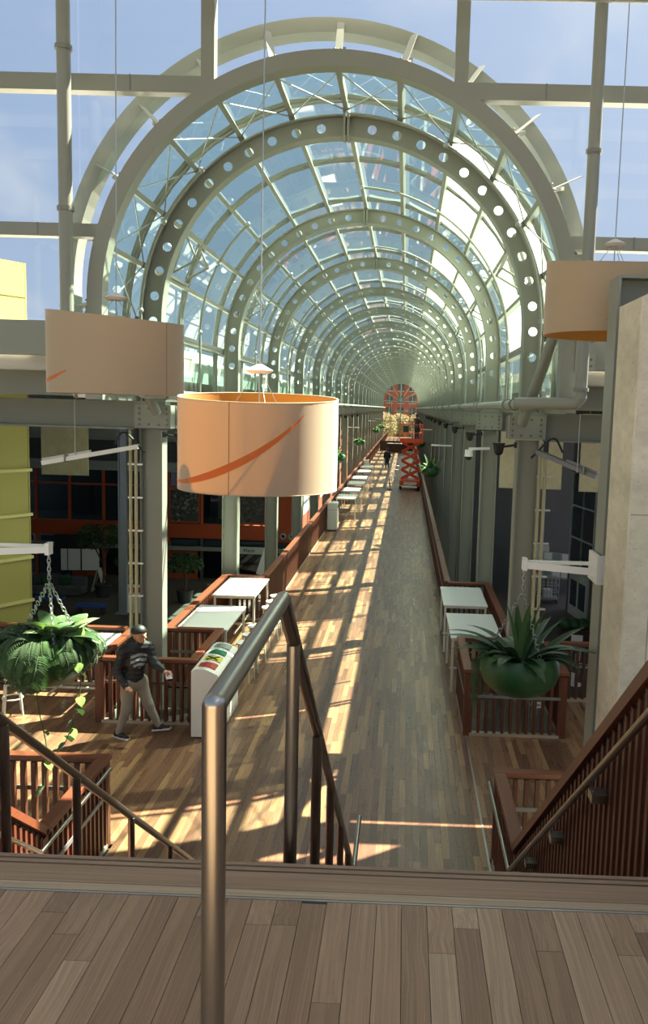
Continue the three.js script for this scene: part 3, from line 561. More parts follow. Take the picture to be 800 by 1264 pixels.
{ // unseen hall round the landing; side glazing and roof openings added to let light in
  const w = structure('wall_hall'), rows = [5.2, 7.6, 10, 12.3];
  part(w, 'wall_panel', lim(-11.7, -11.4, GROUND, 5.2, -12.5, 5.2), M.plaster); part(w, 'wall_panel', lim(8, 8.3, GROUND, 5.2, -12.5, 5.2), M.plaster); part(w, 'wall_panel', lim(-11.7, 8.3, GROUND, 5.2, 4.9, 5.2), M.plaster);
  for (let i = 0; i < 3; i++) {
    for (let j = 0; j < 6; j++) part(w, 'pane', new THREE.PlaneGeometry(2.9, rows[i + 1] - rows[i] - .1).rotateY(Math.PI / 2).translate(-11.55, (rows[i] + rows[i + 1]) / 2, -11 + j * 2.95), M.clearGlass);
    for (let j = 0; j < 6; j++) part(w, 'pane', new THREE.PlaneGeometry(2.9, rows[i + 1] - rows[i] - .1).rotateY(-Math.PI / 2).translate(8.15, (rows[i] + rows[i + 1]) / 2, -11 + j * 2.95), M.clearGlass);
    for (let j = 0; j < 7; j++) part(w, 'pane', new THREE.PlaneGeometry(2.8, rows[i + 1] - rows[i] - .1).rotateY(Math.PI).translate(-10 + j * 2.85, (rows[i] + rows[i + 1]) / 2, 5.05), M.clearGlass);
    part(w, 'transom', [lim(-11.62, -11.48, rows[i] - .06, rows[i] + .06, -12.5, 5.1), lim(-11.5, 8.1, rows[i] - .06, rows[i] + .06, 4.98, 5.12), lim(8.08, 8.22, rows[i] - .06, rows[i] + .06, -12.5, 5.1)], M.steel);
  }
  for (let j = 0; j <= 6; j++) for (const x of [-11.62, 8.08]) part(w, 'mullion', lim(x, x + .14, 5.2, 12.3, -12.55 + j * 2.95, -12.4 + j * 2.95), M.steel);
  for (let j = 0; j <= 7; j++) part(w, 'mullion', lim(-11.5 + j * 2.8, -11.36 + j * 2.8, 5.2, 12.3, 4.98, 5.12), M.steel);
  const c = structure('ceiling_hall');
  // unseen roof: slabs added to shade landing and two lamps, glass gaps admit sun
  part(c, 'roof_slab', [lim(4, 8.3, 12.3, 12.6, -12.7, -9.4), lim(-11.7, 8.3, 12.3, 12.6, -9.4, -4.4), lim(-11.7, 1.8, 12.3, 12.6, -12.7, -9.4)], M.plaster);
  part(c, 'roof_beam', lim(1.8, 4, 12.2, 12.5, -11.1, -10.98), M.steel);
  for (let i = 0; i < 2; i++) part(c, 'added_roof_pane', new THREE.PlaneGeometry(2.15, 1.55).rotateX(-Math.PI / 2).translate(2.9, 12.52, -11.85 + i * 1.65), M.clearGlass);  // added roof opening, placed so sun reaches the lowest drum lamp
  for (let i = 0; i <= 3; i++) part(c, 'roof_beam', lim(-11.7, 8.3, 12.3, 12.6, -4.4 + i * 3.1, -4.2 + i * 3.1), M.steel);
  for (let i = 0; i < 3; i++) for (let j = 0; j < 5; j++) part(c, 'added_roof_pane', new THREE.PlaneGeometry(3.9, 2.85).rotateX(-Math.PI / 2).translate(-9.7 + j * 4, 12.52, -2.75 + i * 3.1), M.clearGlass);  // unseen glazing added for more fill light on the landing
}
{ const g = structure('floor_ground'); part(g, 'paving', metric(lim(-22, 18, GROUND - .3, GROUND, 5, ZEND - .5), 'z', .5), M.paving); }
{ // orange banded building at the end of the court
  const w = structure('wall_back'), ZB = -46, X0 = -22, X1 = -6.1;
  part(w, 'band', lim(X0, X1, -2.0, -1.22, ZB - .3, ZB), M.orangeBand, 'orange spandrel band');
  part(w, 'upper_band', lim(X0, X1, 3.1, 5.7, ZB - .3, ZB - .02), M.lightClad); part(w, 'spandrel', lim(X0, X1, 1.5, 2.0, ZB - .3, ZB), M.lightClad);
  part(w, 'spandrel', lim(X0, X1, 2.02, 3.1, ZB - .3, ZB - .06), M.greyClad);
  part(w, 'canopy_tube', lim(X0, X1, -2.62, -2.42, ZB + .02, ZB + .3), M.steelDim);
  part(w, 'red_panel', lim(-6.7, -5.4, -2.05, 2.6, ZB + .02, ZB + .12), M.orangeBand); part(w, 'round_vent', merge([-6.34, -5.9].map((x) => new THREE.TorusGeometry(.13, .05, 8, 18).translate(x, -1.72, ZB + .16))), M.galv);
  part(w, 'round_vent_dark', merge([-6.34, -5.9].map((x) => new THREE.CylinderGeometry(.11, .11, .04, 16).rotateX(Math.PI / 2).translate(x, -1.72, ZB + .14))), M.black);
  const xs = [-21.6, -19.6, -17.8, -15.98, -14.2, -12.5, -10.72, -9.0, -7.2];
  for (let i = 0; i < xs.length - 1; i++) {
    part(w, 'mullion', lim(xs[i] - .06, xs[i] + .06, -1.22, 1.5, ZB - .2, ZB + .02), M.orangeFrame);
    part(w, 'window_pane', new THREE.PlaneGeometry(xs[i + 1] - xs[i] - .12, 1.86).translate((xs[i] + xs[i + 1]) / 2, -.25, ZB - .12), M.greyGlass);
    part(w, 'window_transom', lim(xs[i], xs[i + 1], .7, .78, ZB - .2, ZB), M.orangeFrame);
    part(w, 'window_pane', new THREE.PlaneGeometry(xs[i + 1] - xs[i] - .12, .7).translate((xs[i] + xs[i + 1]) / 2, 1.14, ZB - .12), M.greyGlass);
    // ground floor: dark glazing, doors in orange frames
    const door = i % 3 === 2;
    part(w, 'ground_mullion', lim(xs[i] - .07, xs[i] + .07, GROUND, -2.0, ZB - .2, ZB + .01), i % 2 ? M.orangeFrame : M.greyClad);
    part(w, 'ground_pane', new THREE.PlaneGeometry(xs[i + 1] - xs[i] - .14, 1.5).translate((xs[i] + xs[i + 1]) / 2, -3.4, ZB - .12), M.greyGlass);
    part(w, 'fan_light', lim(xs[i] + .2, xs[i + 1] - .2, -2.38, -2.08, ZB - .1, ZB - .04), M.blueGlass ??= std('#2c3a44', .2));
    if (door) { part(w, 'door_leaf', [lim(xs[i] + .1, xs[i] + .8, GROUND, -2.7, ZB - .06, ZB), lim(xs[i] + .86, xs[i] + 1.56, GROUND, -2.7, ZB - .06, ZB)], M.orangeBand); part(w, 'door_window', [lim(xs[i] + .22, xs[i] + .68, -3.9, -2.85, ZB - .02, ZB + .01), lim(xs[i] + .98, xs[i] + 1.44, -3.9, -2.85, ZB - .02, ZB + .01)], M.dark); }
  }
  for (let i = 0; i < 7; i++) { const x = rr(-20, -8); part(w, 'room_fitting', [lim(x, x + rr(.5, 1.4), -1.2, rr(-.4, .6), -48.8, -48.2)], [M.plaster, M.greyClad, M.blue, M.cream][i % 4]); }
  part(w, 'room_floor', lim(X0, X1, -1.4, -1.2, ZB - .3, -49.8), M.interior);
}
// lettering on flat panels, drawn with canvas
function printed(w, h, px, draw) { const c = document.createElement('canvas'); c.width = Math.round(px * w / h); c.height = px; const x = c.getContext('2d'); draw(x, c.width, c.height); const t = new THREE.CanvasTexture(c); t.colorSpace = THREE.SRGBColorSpace; return t; }
{
  const t = printed(1.7, .34, 96, (x, W, H) => { x.fillStyle = '#b9beb6'; x.fillRect(0, 0, W, H); x.fillStyle = '#1d2322'; x.font = 'bold 74px sans-serif'; x.textAlign = 'center'; x.textBaseline = 'middle'; x.fillText('Plein', W / 2, H / 2 + 2); });
  const s = thing('shop_sign', 'pale sign board reading Plein over the court doors', 'sign', [-8.1, -2.5, -45.62]);
  part(s, 'board', box(1.72, .38, .06), M.lightClad); part(s, 'lettering', new THREE.PlaneGeometry(1.66, .33).translate(0, 0, .034), std('#ffffff', .6, 0, { map: t }));
  const t2 = printed(.42, 1.5, 384, (x, W, H) => { x.fillStyle = '#5a2414'; x.fillRect(0, 0, W, H); x.save(); x.translate(W / 2, H / 2); x.rotate(-Math.PI / 2); x.fillStyle = '#a8553c'; x.font = '96px sans-serif'; x.textAlign = 'center'; x.textBaseline = 'middle'; x.fillText('urtec', 0, 4); x.restore(); });
  const s2 = thing('banner_sign', 'narrow dark red upright panel with orange letters turned sideways', 'sign', [-17.54, -3.0, -45.9]);
  part(s2, 'board', box(.46, 1.56, .06), M.brick); part(s2, 'lettering', new THREE.PlaneGeometry(.42, 1.5).translate(0, 0, .034), std('#ffffff', .6, 0, { map: t2 }));
  const poster = (X, label, ink, marks) => {
    const p = thing('window_poster', label, 'poster', [X, -.25, -45.85]); part(p, 'backing', box(1.62, 1.78, .02), M.orangeFrame);
    const tx = printed(1.5, 1.66, 128, (x, W, H) => { x.fillStyle = ink[0]; x.fillRect(0, 0, W, H); for (let i = 0; i < marks; i++) { x.fillStyle = ink[1 + (i % (ink.length - 1))]; const u = rnd(), v = Math.pow(rnd(), .7), r = rr(1, 7); x.beginPath(); x.ellipse(u * W, v * H * (u > .5 ? .75 : 1), r, r * rr(.4, 1.6), rnd() * 3, 0, 6.3); x.fill(); } });
    part(p, 'print', new THREE.PlaneGeometry(1.5, 1.66).translate(0, 0, .012), std('#ffffff', .7, 0, { map: tx }));
  };
  poster(-11.6, 'dark picture of grey foliage hung in an upper window', ['#3c423e', '#272e2b', '#4d544e', '#7d7d70', '#2f3532'], 260);
  poster(-8.1, 'dim picture with bluish figures hung in an upper window', ['#4a4340', '#3a4650', '#5c504a', '#2c3238', '#5e5a58'], 90);
}
{ // yellow panelled tower by the court
  const y = structure('wall_yellow'), A = V(-7.8, 0, -18), d = V(Math.sin(-30 * D2R), 0, Math.cos(-30 * D2R));     // runs towards the viewer and outwards
  const at = (g) => g.applyMatrix4(new THREE.Matrix4().makeRotationY(-30 * D2R).setPosition(A.x, 0, A.z));
  part(y, 'core', at(lim(-4, -.06, GROUND, 7.9, 0, 5.5)), M.yellow);
  const rows = [GROUND, -1.6, .05, .96, 1.88, 2.78, 3.71, 4.64, 5.5, 6.4, 7.2, 7.9];
  for (let i = 0; i < rows.length - 1; i++) for (let j = 0; j < 5; j++) part(y, 'panel', at(lim(-.06, -.02, rows[i] + .015, rows[i + 1] - .015, j * 1.1 + .012, j * 1.1 + 1.088)), M.yellow);
  for (let i = 2; i < 7; i++) part(y, 'ledge', at(lim(-.05, .05, rows[i] - .03, rows[i] + .03, -.04, 5.5)), M.yellowTrim);
  part(y, 'return_face', at(lim(-4, -.02, GROUND, 7.9, -.03, 0)), M.yellow);
}
{ // window wall of the other court, turned a little
  const w = structure('wall_windows'), P = V(7.9, 0, -41.5);
  const at = (g) => g.applyMatrix4(new THREE.Matrix4().makeRotationY(9 * D2R).setPosition(P.x, 0, P.z));
  part(w, 'wall_panel', at(lim(.06, .3, GROUND, 5.7, 0, 16)), M.greyClad);
  for (let r = 0; r < 3; r++) for (let c = 0; c < 2; c++) {
    const y0 = -2.05 + r * 1.5, z0 = .3 + c * 1.5;
    part(w, 'window_pane', at(new THREE.PlaneGeometry(1.42, 1.42).rotateY(-Math.PI / 2).translate(.03, y0 + .75, z0 + .75)), M.blueGlass);
    part(w, 'window_frame', at(merge([lim(-.03, .06, y0 - .03, y0 + .03, z0, z0 + 1.5), lim(-.03, .06, y0, y0 + 1.5, z0 - .035, z0 + .035), lim(-.03, .06, y0, y0 + 1.5, z0 + 1.465, z0 + 1.535)])), M.lightClad);
  }
  const d = part(w, 'door_leaf', at(lim(-.02, .06, GROUND, -2.1, .5, 2.9)), M.lightClad); part(w, 'door_window', at(merge([lim(-.04, 0, -3.7, -2.5, .75, 1.55), lim(-.04, 0, -3.7, -2.5, 1.85, 2.65)])), M.blueGlass);
}
{ // end wall with the arched window, trees and houses outside
  const e = structure('wall_end'), z = ZEND - .2, top = (x) => CY + Math.sqrt(Math.max(0, 3.3 ** 2 - (x - AX) ** 2));
  const s = new THREE.Shape(); s.moveTo(AX - 3.3, 0); s.lineTo(AX - 3.3, CY); for (let i = 0; i <= 32; i++) { const a = Math.PI - i * Math.PI / 32; s.lineTo(AX + 3.3 * Math.cos(a), CY + 3.3 * Math.sin(a)); } s.lineTo(AX + 3.3, 0); s.closePath();
  part(e, 'glazing', new THREE.ShapeGeometry(s).translate(0, 0, z), M.clearGlass);
  part(e, 'arch_frame_end', band(archPath(3.3, AX, CY, -90, 90, 40, 0), .2, z - .15, z + .15), M.steel);
  for (const y of [1.1, 2.9, 4.7, CY]) part(e, 'transom', lim(AX - 3.3, AX + 3.3, y - .06, y + .06, z - .08, z + .08), M.steel);
  part(e, 'mullion', lim(AX - .09, AX + .09, 0, CY + 3.3, z - .08, z + .08), M.steel);
  for (const x of [-1.65, 1.65]) part(e, 'mullion', lim(AX + x - .05, AX + x + .05, 0, CY, z - .08, z + .08), M.steel);
  for (const a of [-60, -30, 30, 60]) part(e, 'radial_mullion', bar([AX, CY, z], [AX + 3.3 * Math.sin(a * D2R), CY + 3.3 * Math.cos(a * D2R), z], .09, .1), M.steel);
  part(e, 'wall_panel', [lim(-6.4, AX - 3.3, GROUND, 5.7, z - .2, z + .1), lim(AX + 3.3, 5.7, GROUND, 5.7, z - .2, z + .1), lim(-6.4, 5.7, GROUND, 0, z - .2, z + .1)], M.greyClad);
  const g = structure('ground_outside'); part(g, 'lawn', lim(-90, 80, GROUND - 1, GROUND - .2, z - 1, z - 140), M.grass);
}
// ---------------------------------------------------------------- drum pendant lamps
function drumLamp(label, pos, R, H, rise, riseAt, curl, wireTop) {
  const o = thing('pendant_lamp', label, 'lamp', pos), n = 72, topH = (a) => H / 2 + rise * (0.5 + 0.5 * Math.cos(a - riseAt)) * Math.max(0, 1);
  const pos3 = [], uv = [], idx = [], t = .006;
  const vert = (a, y, r, u, v) => { pos3.push(Math.sin(a) * r, y, Math.cos(a) * r); uv.push(u, v); };
  // outer cloth and an inner liner, a few millimetres apart; a = 0 faces +z
  const rows = 6;
  for (const [r, sgn, name, mat] of [[R, 1, 'shade', M.shade], [R - t, -1, 'liner', M.liner]]) {
    pos3.length = 0; uv.length = 0; idx.length = 0;
    for (let i = 0; i <= n; i++) { const a = i / n * Math.PI * 2, h = topH(a); for (let j = 0; j <= rows; j++) vert(a, -H / 2 + (h + H / 2) * j / rows, r, i / n * 4, j / rows); }
    for (let i = 0; i < n; i++) for (let j = 0; j < rows; j++) { const a = i * (rows + 1) + j, b = a + rows + 1; sgn > 0 ? idx.push(a, b, b + 1, a, b + 1, a + 1) : idx.push(a, b + 1, b, a, a + 1, b + 1); }
    const g = new THREE.BufferGeometry(); g.setAttribute('position', new THREE.Float32BufferAttribute(pos3, 3)); g.setAttribute('uv', new THREE.Float32BufferAttribute(uv, 2)); g.setIndex([...idx]); g.computeVertexNormals();
    part(o, name, g, mat);
  }
  const rim = (f, r) => new THREE.TubeGeometry(new THREE.CatmullRomCurve3(Array.from({ length: 48 }, (_, i) => { const a = i / 48 * Math.PI * 2; return V(Math.sin(a) * r, f(a), Math.cos(a) * r); }), true), 96, .005, 6, true);
  part(o, 'rim', rim(topH, R - .003), M.shade); part(o, 'rim', rim(() => -H / 2, R - .003), M.shade);
  part(o, 'seam', band([[0, -H / 2, 1, 0], [0, topH(curl.seam), 1, 0]], .004, -.002, .002).rotateY(0).applyMatrix4(new THREE.Matrix4().makeRotationY(curl.seam)).translate(Math.sin(curl.seam) * R, 0, Math.cos(curl.seam) * R), M.shadeSeam ??= std('#8a6a48', .9));
  // curved orange brush stroke printed round the shade
  const sp = [], m = 40, cp = (u) => { const a = curl.a0 + (curl.a1 - curl.a0) * u, y = -H / 2 + H * (curl.y0 + (curl.y1 - curl.y0) * Math.pow(u, 2.1) - .06 * Math.sin(u * Math.PI * .55)); return [a, y, H * curl.w * Math.sin(Math.PI * (.06 + .9 * u)) * (.55 + .7 * u)]; };
  for (let i = 0; i < m; i++) {
    const [a, y, w] = cp(i / m), [b, z, v] = cp((i + 1) / m), P = (e, h) => [Math.sin(e) * (R + .003), h, Math.cos(e) * (R + .003)];
    const A = P(a, y - w / 2), B = P(b, z - v / 2), C = P(b, z + v / 2), E = P(a, y + w / 2); sp.push(...A, ...B, ...C, ...A, ...C, ...E);
  }
  const sg = new THREE.BufferGeometry(); sg.setAttribute('position', new THREE.Float32BufferAttribute(sp, 3)); sg.computeVertexNormals(); part(o, 'brush_stroke', sg, M.swoosh, 'curved orange brush stroke');
  // inner frame, lamp holders, wire and cone cup
  const sp3 = [0, 1, 2].map((k) => k * Math.PI * 2 / 3 + .4);
  part(o, 'inner_frame', [...sp3.map((a) => rod([0, H * .25, 0], [Math.sin(a) * (R - .01), H * .25, Math.cos(a) * (R - .01)], .008, 6)), new THREE.TorusGeometry(R * .45, .012, 6, 30).rotateX(Math.PI / 2).translate(0, H * .25, 0)], M.whiteDull);
  for (const a of sp3) part(o, 'lamp_holder', [rod([Math.sin(a) * R * .45, H * .25, Math.cos(a) * R * .45], [Math.sin(a) * R * .45, H * .02, Math.cos(a) * R * .45], .03, 8)], M.white);
  part(o, 'wire', [rod([0, H * .25, 0], [.02, wireTop - pos[1], -.05], .006, 6)], M.galv);
  const cy = H / 2 + curl.cup; part(o, 'cable_cup', [new THREE.CylinderGeometry(.02, .115, .05, 24).translate(0, cy, 0), new THREE.CylinderGeometry(.115, .08, .025, 24).translate(0, cy - .037, 0)], M.white);
  part(o, 'hanger', sp3.map((a) => rod([0, cy, 0], [Math.sin(a) * R * .5, H * .25, Math.cos(a) * R * .5], .003, 5)), M.galv);
  return o;
}
drumLamp('large fabric drum lamp with a long orange brush stroke, hanging lowest above the stairs', [-1.21, 4.86, -7.2], .65, .7, .09, Math.PI * 1.02, { a0: -1.32, a1: .72, y0: .1, y1: .94, w: .1, seam: -.18, cup: .29 }, 12.3);
drumLamp('fabric drum lamp with a short orange curl, hanging before the yellow building', [-2.88, 5.6, -8.7], .65, .68, .13, Math.PI * 1.32, { a0: -1.5, a1: -.42, y0: .17, y1: .36, w: .06, seam: 1.1, cup: .28 }, 12.3);
drumLamp('fabric drum lamp partly behind the pale steel column and concrete pier', [2.01, 6.29, -8.95], .66, .62, .2, Math.PI * .98, { a0: -.3, a1: .8, y0: .16, y1: .8, w: .07, seam: .6, cup: .3 }, 12.3);

// ---------------------------------------------------------------- columns of the hall
{
  const geo = (s) => merge([lim(-.19, -.165, GROUND, 6.38, -.17, .17), lim(.165, .19, GROUND, 6.38, -.17, .17), lim(-.165, .165, GROUND, 6.38, -.012, .012), lim(-.19, .19, 6.38, 6.4, -.17, .17)]);
  const c = thing('steel_column', 'pale steel column carrying the planter bowl arm', 'column', [1.99, 0, -7.96]); part(c, 'shaft', geo(), M.steel); part(c, 'stub_pipe', rod([.02, 5.75, .02], [.02, 5.75, .5], .07, 14).rotateY(Math.PI / 2), M.steel);
  const d = thing('steel_column', 'pale steel column carrying the fern basket arm', 'column', [mir(1.99), 0, -7.96]); part(d, 'shaft', geo(), M.steel);
  const p = thing('concrete_pier', 'tall pale concrete pier standing beside the stairs', 'pier', [0, 0, 0]);
  const s = new THREE.Shape(); s.moveTo(0, GROUND); s.lineTo(1.5, GROUND); s.lineTo(1.5, 6.55); s.lineTo(.2, 6.2); s.lineTo(0, 6.1); s.closePath();
  const g = new THREE.ExtrudeGeometry(s, { depth: .7, bevelEnabled: true, bevelSize: .012, bevelThickness: .012, bevelSegments: 1 }).translate(1.79, 0, -7.6);
  part(p, 'shaft', metric(g, 'y', .5), M.concrete);
  part(p, 'form_joint', [lim(1.98, 1.984, GROUND, 6.2, -6.9, -6.884), lim(1.79, 3.2, 4.42, 4.425, -6.9, -6.884)], M.steelDark);
}
// ---------------------------------------------------------------- tables, stools
const tabTop = rbox(.95, .03, 1.95, .006, 0, 1.035, 0), tabFrame = merge([box(.03, .05, 1.85, -.43, .995, 0), box(.03, .05, 1.85, .43, .995, 0), box(.86, .05, .03, 0, .995, -.92), box(.86, .05, .03, 0, .995, .92), box(.86, .03, .03, 0, .18, 0), box(.03, .03, 1.8, 0, .18, 0)]), tabLeg = rbox(.045, 1.02, .045, .005, 0, .51, 0);
function barTable(label, pos, turn = 0, group, far) {
  const o = thing('bar_table', label, 'table', pos, turn, group); part(o, 'tabletop', tabTop, M.tableTop); part(o, 'frame', tabFrame, M.tableLeg);
  for (const x of [-.43, .43]) for (const z of [-.92, .92]) part(o, 'leg', tabLeg, M.tableLeg).position.set(x, 0, z);
  return o;
}
const stSeat = new THREE.CylinderGeometry(.17, .165, .035, 24).translate(0, .735, 0), stRing = new THREE.TorusGeometry(.16, .012, 6, 24).rotateX(Math.PI / 2).translate(0, .28, 0), stLeg = rod([0, 0, 0], [-.08, .72, 0], .015, 8);
function stool(label, pos, group) {
  const o = thing('bar_stool', label, 'stool', pos, rr(0, 1.5), group); part(o, 'seat', stSeat, M.tableTop); part(o, 'foot_ring', stRing, M.tableLeg);
  for (let k = 0; k < 4; k++) { const m = part(o, 'leg', stLeg, M.tableLeg); m.rotation.y = k * Math.PI / 2; m.position.set(.2 * Math.cos(k * Math.PI / 2), 0, -.2 * Math.sin(k * Math.PI / 2)); }
  return o;
}
barTable('white bar table under the angled rail corner, behind the table by the recycling unit', [-3.64, 0, -19.65]);
barTable('white bar table behind the recycling unit', [-3.66, 0, -16.7]);
barTable('white bar table in the railed bay, farther from the green planter bowl', [1.4, 0, -19.4]);
barTable('white bar table just behind the green planter bowl', [1.42, 0, -16.7]);
barTable('white bar table behind the hanging fern, beside the yellow wall', [-5.96, 0, -14.75], Math.PI / 2);
for (const z of [-18.95, -19.55, -20.15]) stool('white round bar stool beside the table under the angled rail corner', [-2.9, 0, z], 'stools at the corner table');
for (const z of [-16.0, -16.6, -17.25]) stool('white round bar stool beside the table behind the recycling unit', [-2.9, 0, z], 'stools at the recycling unit table');
stool('white round bar stool under the hanging fern', [-6.35, 0, -13.85]);
for (const z of [-40.8, -44.2, -48.4, -52.2, -57.5, -62]) barTable('bar table along the far guardrail between the two white litter bins', [-2.65, 0, z], 0, 'far tables along the guardrail', true);
for (const [x, z] of [[-.98, -57.4], [-.9, -60.8], [-.62, -64.1], [-.5, -68.5]]) stool('lone bar stool standing in the far aisle beside the scissor lift', [x, 0, z], 'stools in the far aisle');

// ---------------------------------------------------------------- recycling unit and litter bins
{
  const o = thing('recycling_unit', 'white recycling unit with red, yellow, green and grey flaps on top', 'recycling bin', [-2.985, 0, -13.86]), L = 1.56, W = .42;
  const s = new THREE.Shape(); s.moveTo(-W / 2, .03); s.lineTo(W / 2, .03); s.lineTo(W / 2, .98); s.quadraticCurveTo(W / 2 - .02, 1.03, W / 2 - .07, 1.04); s.quadraticCurveTo(0, 1.13, -W / 2 + .05, 1.1); s.lineTo(-W / 2, 1.07); s.closePath();
  part(o, 'body', new THREE.ExtrudeGeometry(s, { depth: L, bevelEnabled: true, bevelSize: .008, bevelThickness: .008, bevelSegments: 2, curveSegments: 10 }).translate(0, 0, -L / 2), M.white);
  part(o, 'plinth', lim(-W / 2 + .03, W / 2 - .03, 0, .03, -L / 2, L / 2), M.darkGrey);
  const mats = [M.red, M.yellowInset, M.greenInset, M.greyInset], names = ['red', 'yellow', 'green', 'grey'];
  mats.forEach((m, i) => {
    const z = L / 2 - .24 - i * .37, pts = [[-.15, 1.098], [-.05, 1.112], [.05, 1.1], [.13, 1.068]].map(([x, y]) => [x, y + .006, .12, .99]);
    part(o, 'flap', band(pts, .012, z - .12, z + .12), m, names[i] + ' lid flap');
    part(o, 'front_label', lim(W / 2 + .004, W / 2 + .014, .62, .92, z - .13, z + .13), m, names[i] + ' front label');
  });
  part(o, 'flap_mark', [bar([-.1, 1.125, .28], [.08, 1.115, .1], .03, .01), bar([-.1, 1.125, .1], [.08, 1.115, .28], .03, .01)], M.dark, 'dark cross mark');
}
function litterBin(label, pos) {
  const o = thing('litter_bin', label, 'litter bin', pos); part(o, 'body', rbox(.42, 1.16, .7, .04, 0, .62, 0), M.white); part(o, 'slot', lim(.2, .215, .95, 1.08, -.2, .2), M.darkGrey); part(o, 'plinth', lim(-.18, .18, 0, .05, -.32, .32), M.darkGrey); part(o, 'lid_line', lim(-.213, .213, .9, .912, -.353, .353), M.greyInset);
}
litterBin('white litter bin against the far guardrail before the row of bar tables', [-2.98, 0, -36.7]); litterBin('white litter bin against the far guardrail beyond the row of bar tables', [-2.98, 0, -67.5]);

// ---------------------------------------------------------------- hanging planters
function blade(len, wid, bend, fold, n = 7) { // a leaf from the origin along +z, rising then bending
  const pos = [], P = []; let y = 0, z = 0, a = .0;
  for (let i = 0; i <= n; i++) { const t = i / n, w = wid * Math.pow(Math.sin(Math.PI * Math.min(1, .08 + .92 * Math.pow(t, .75))), .8) * (i === n ? .02 : 1); P.push([w / 2, y, z, a]); a -= bend / n; y += Math.sin(a) * len / n; z += Math.cos(a) * len / n; }
  for (let i = 0; i < n; i++) { const [w, y0, z0] = P[i], [v, y1, z1] = P[i + 1], f0 = w * fold, f1 = v * fold; pos.push(0, y0, z0, w, y0 + f0, z0, v, y1 + f1, z1, 0, y0, z0, v, y1 + f1, z1, 0, y1, z1); pos.push(0, y0, z0, -v, y1 + f1, z1, -w, y0 + f0, z0, 0, y0, z0, 0, y1, z1, -v, y1 + f1, z1); }
  const g = new THREE.BufferGeometry(); g.setAttribute('position', new THREE.Float32BufferAttribute(pos, 3)); g.computeVertexNormals(); return g;
}
function frond(len, droop) { // fern frond: midrib and paired leaflets
  const list = [], pts = []; let y = 0, z = 0, a = .75; const n = 16;
  for (let i = 0; i <= n; i++) { pts.push(V(0, y, z)); a -= droop / n * (1 + i * .06); y += Math.sin(a) * len / n; z += Math.cos(a) * len / n; }
  list.push(new THREE.TubeGeometry(new THREE.CatmullRomCurve3(pts), 14, .0035, 4));
  const pos = [];
  for (let i = 1; i < n * 2; i++) {
    const t = i / (n * 2), j = Math.min(n - 1, Math.floor(t * n)), f = t * n - j, p = pts[j].clone().lerp(pts[j + 1], f), d = pts[j + 1].clone().sub(pts[j]).normalize(), l = .085 * Math.sin(Math.PI * (.15 + .8 * t)) + .01;
    for (const s of [-1, 1]) { const tip = p.clone().addScaledVector(d, l * .35).add(V(s * l, -l * .25, 0)), m1 = p.clone().addScaledVector(d, .016).add(V(s * l * .5, -.004, 0)), m0 = p.clone().addScaledVector(d, -.008).add(V(s * l * .5, -.006, 0)); pos.push(...p.toArray(), ...m0.toArray(), ...tip.toArray(), ...p.toArray(), ...tip.toArray(), ...m1.toArray()); }
  }
  const g = new THREE.BufferGeometry(); g.setAttribute('position', new THREE.Float32BufferAttribute(pos, 3)); g.computeVertexNormals(); list.push(g); return merge(list);
}
const bowlGeo = new THREE.LatheGeometry([[0, 0], [.12, .004], [.24, .05], [.33, .13], [.37, .23], [.365, .31], [.335, .385], [.32, .4], [.305, .385], [.33, .3], [.3, .25], [0, .25]].map(([r, y]) => new THREE.Vector2(r, y)), 48);
const soilGeo = new THREE.CylinderGeometry(.31, .3, .04, 32).translate(0, .33, 0);
const linkGeo = new THREE.TorusGeometry(.02, .006, 6, 14).scale(.75, 1.35, 1);
const bladesG = [[.6, .115, .9, .3], [.5, .14, 1.2, .22], [.66, .1, .6, .3], [.45, .16, 1.5, .2], [.4, .12, 1.9, .25]].map((a) => blade(...a));
const frondsG = [[.62, 2.3], [.72, 2.9], [.5, 2.0], [.8, 3.2]].map((a) => frond(...a));
const broadG = [[.24, .17, .9, .2], [.28, .2, 1.0, .15], [.2, .15, 1.4, .2]].map((a) => blade(...a, 6));
const tiny = blade(.09, .075, .6, .15, 4);
function place(parent, name, geo, mat, p, yaw, pitch, roll = 0, s = 1) { const m = part(parent, name, geo, mat); m.position.set(...p); m.rotation.order = 'YXZ'; m.rotation.set(-pitch, yaw, roll); m.scale.setScalar(s); return m; }
function chains(o, hookY) { // three short chains up to a ring, one long chain to the arm
  const ringY = .98;
  for (let k = 0; k < 3; k++) { const a = k * 2.094 + .5, p0 = V(Math.sin(a) * .31, .4, Math.cos(a) * .31), p1 = V(0, ringY, 0), n = 14; for (let i = 0; i <= n; i++) { const m = part(o, 'chain_link', linkGeo, M.galv); m.position.copy(p0.clone().lerp(p1, i / n)); m.rotation.set(.5, i % 2 ? 0 : Math.PI / 2, 0); } }
  const n = Math.round((hookY - ringY) / .042); for (let i = 0; i <= n; i++) { const m = part(o, 'chain_link', linkGeo, M.galv); m.position.set(0, ringY + (hookY - ringY) * i / n, 0); m.rotation.y = i % 2 ? 0 : Math.PI / 2; }
}
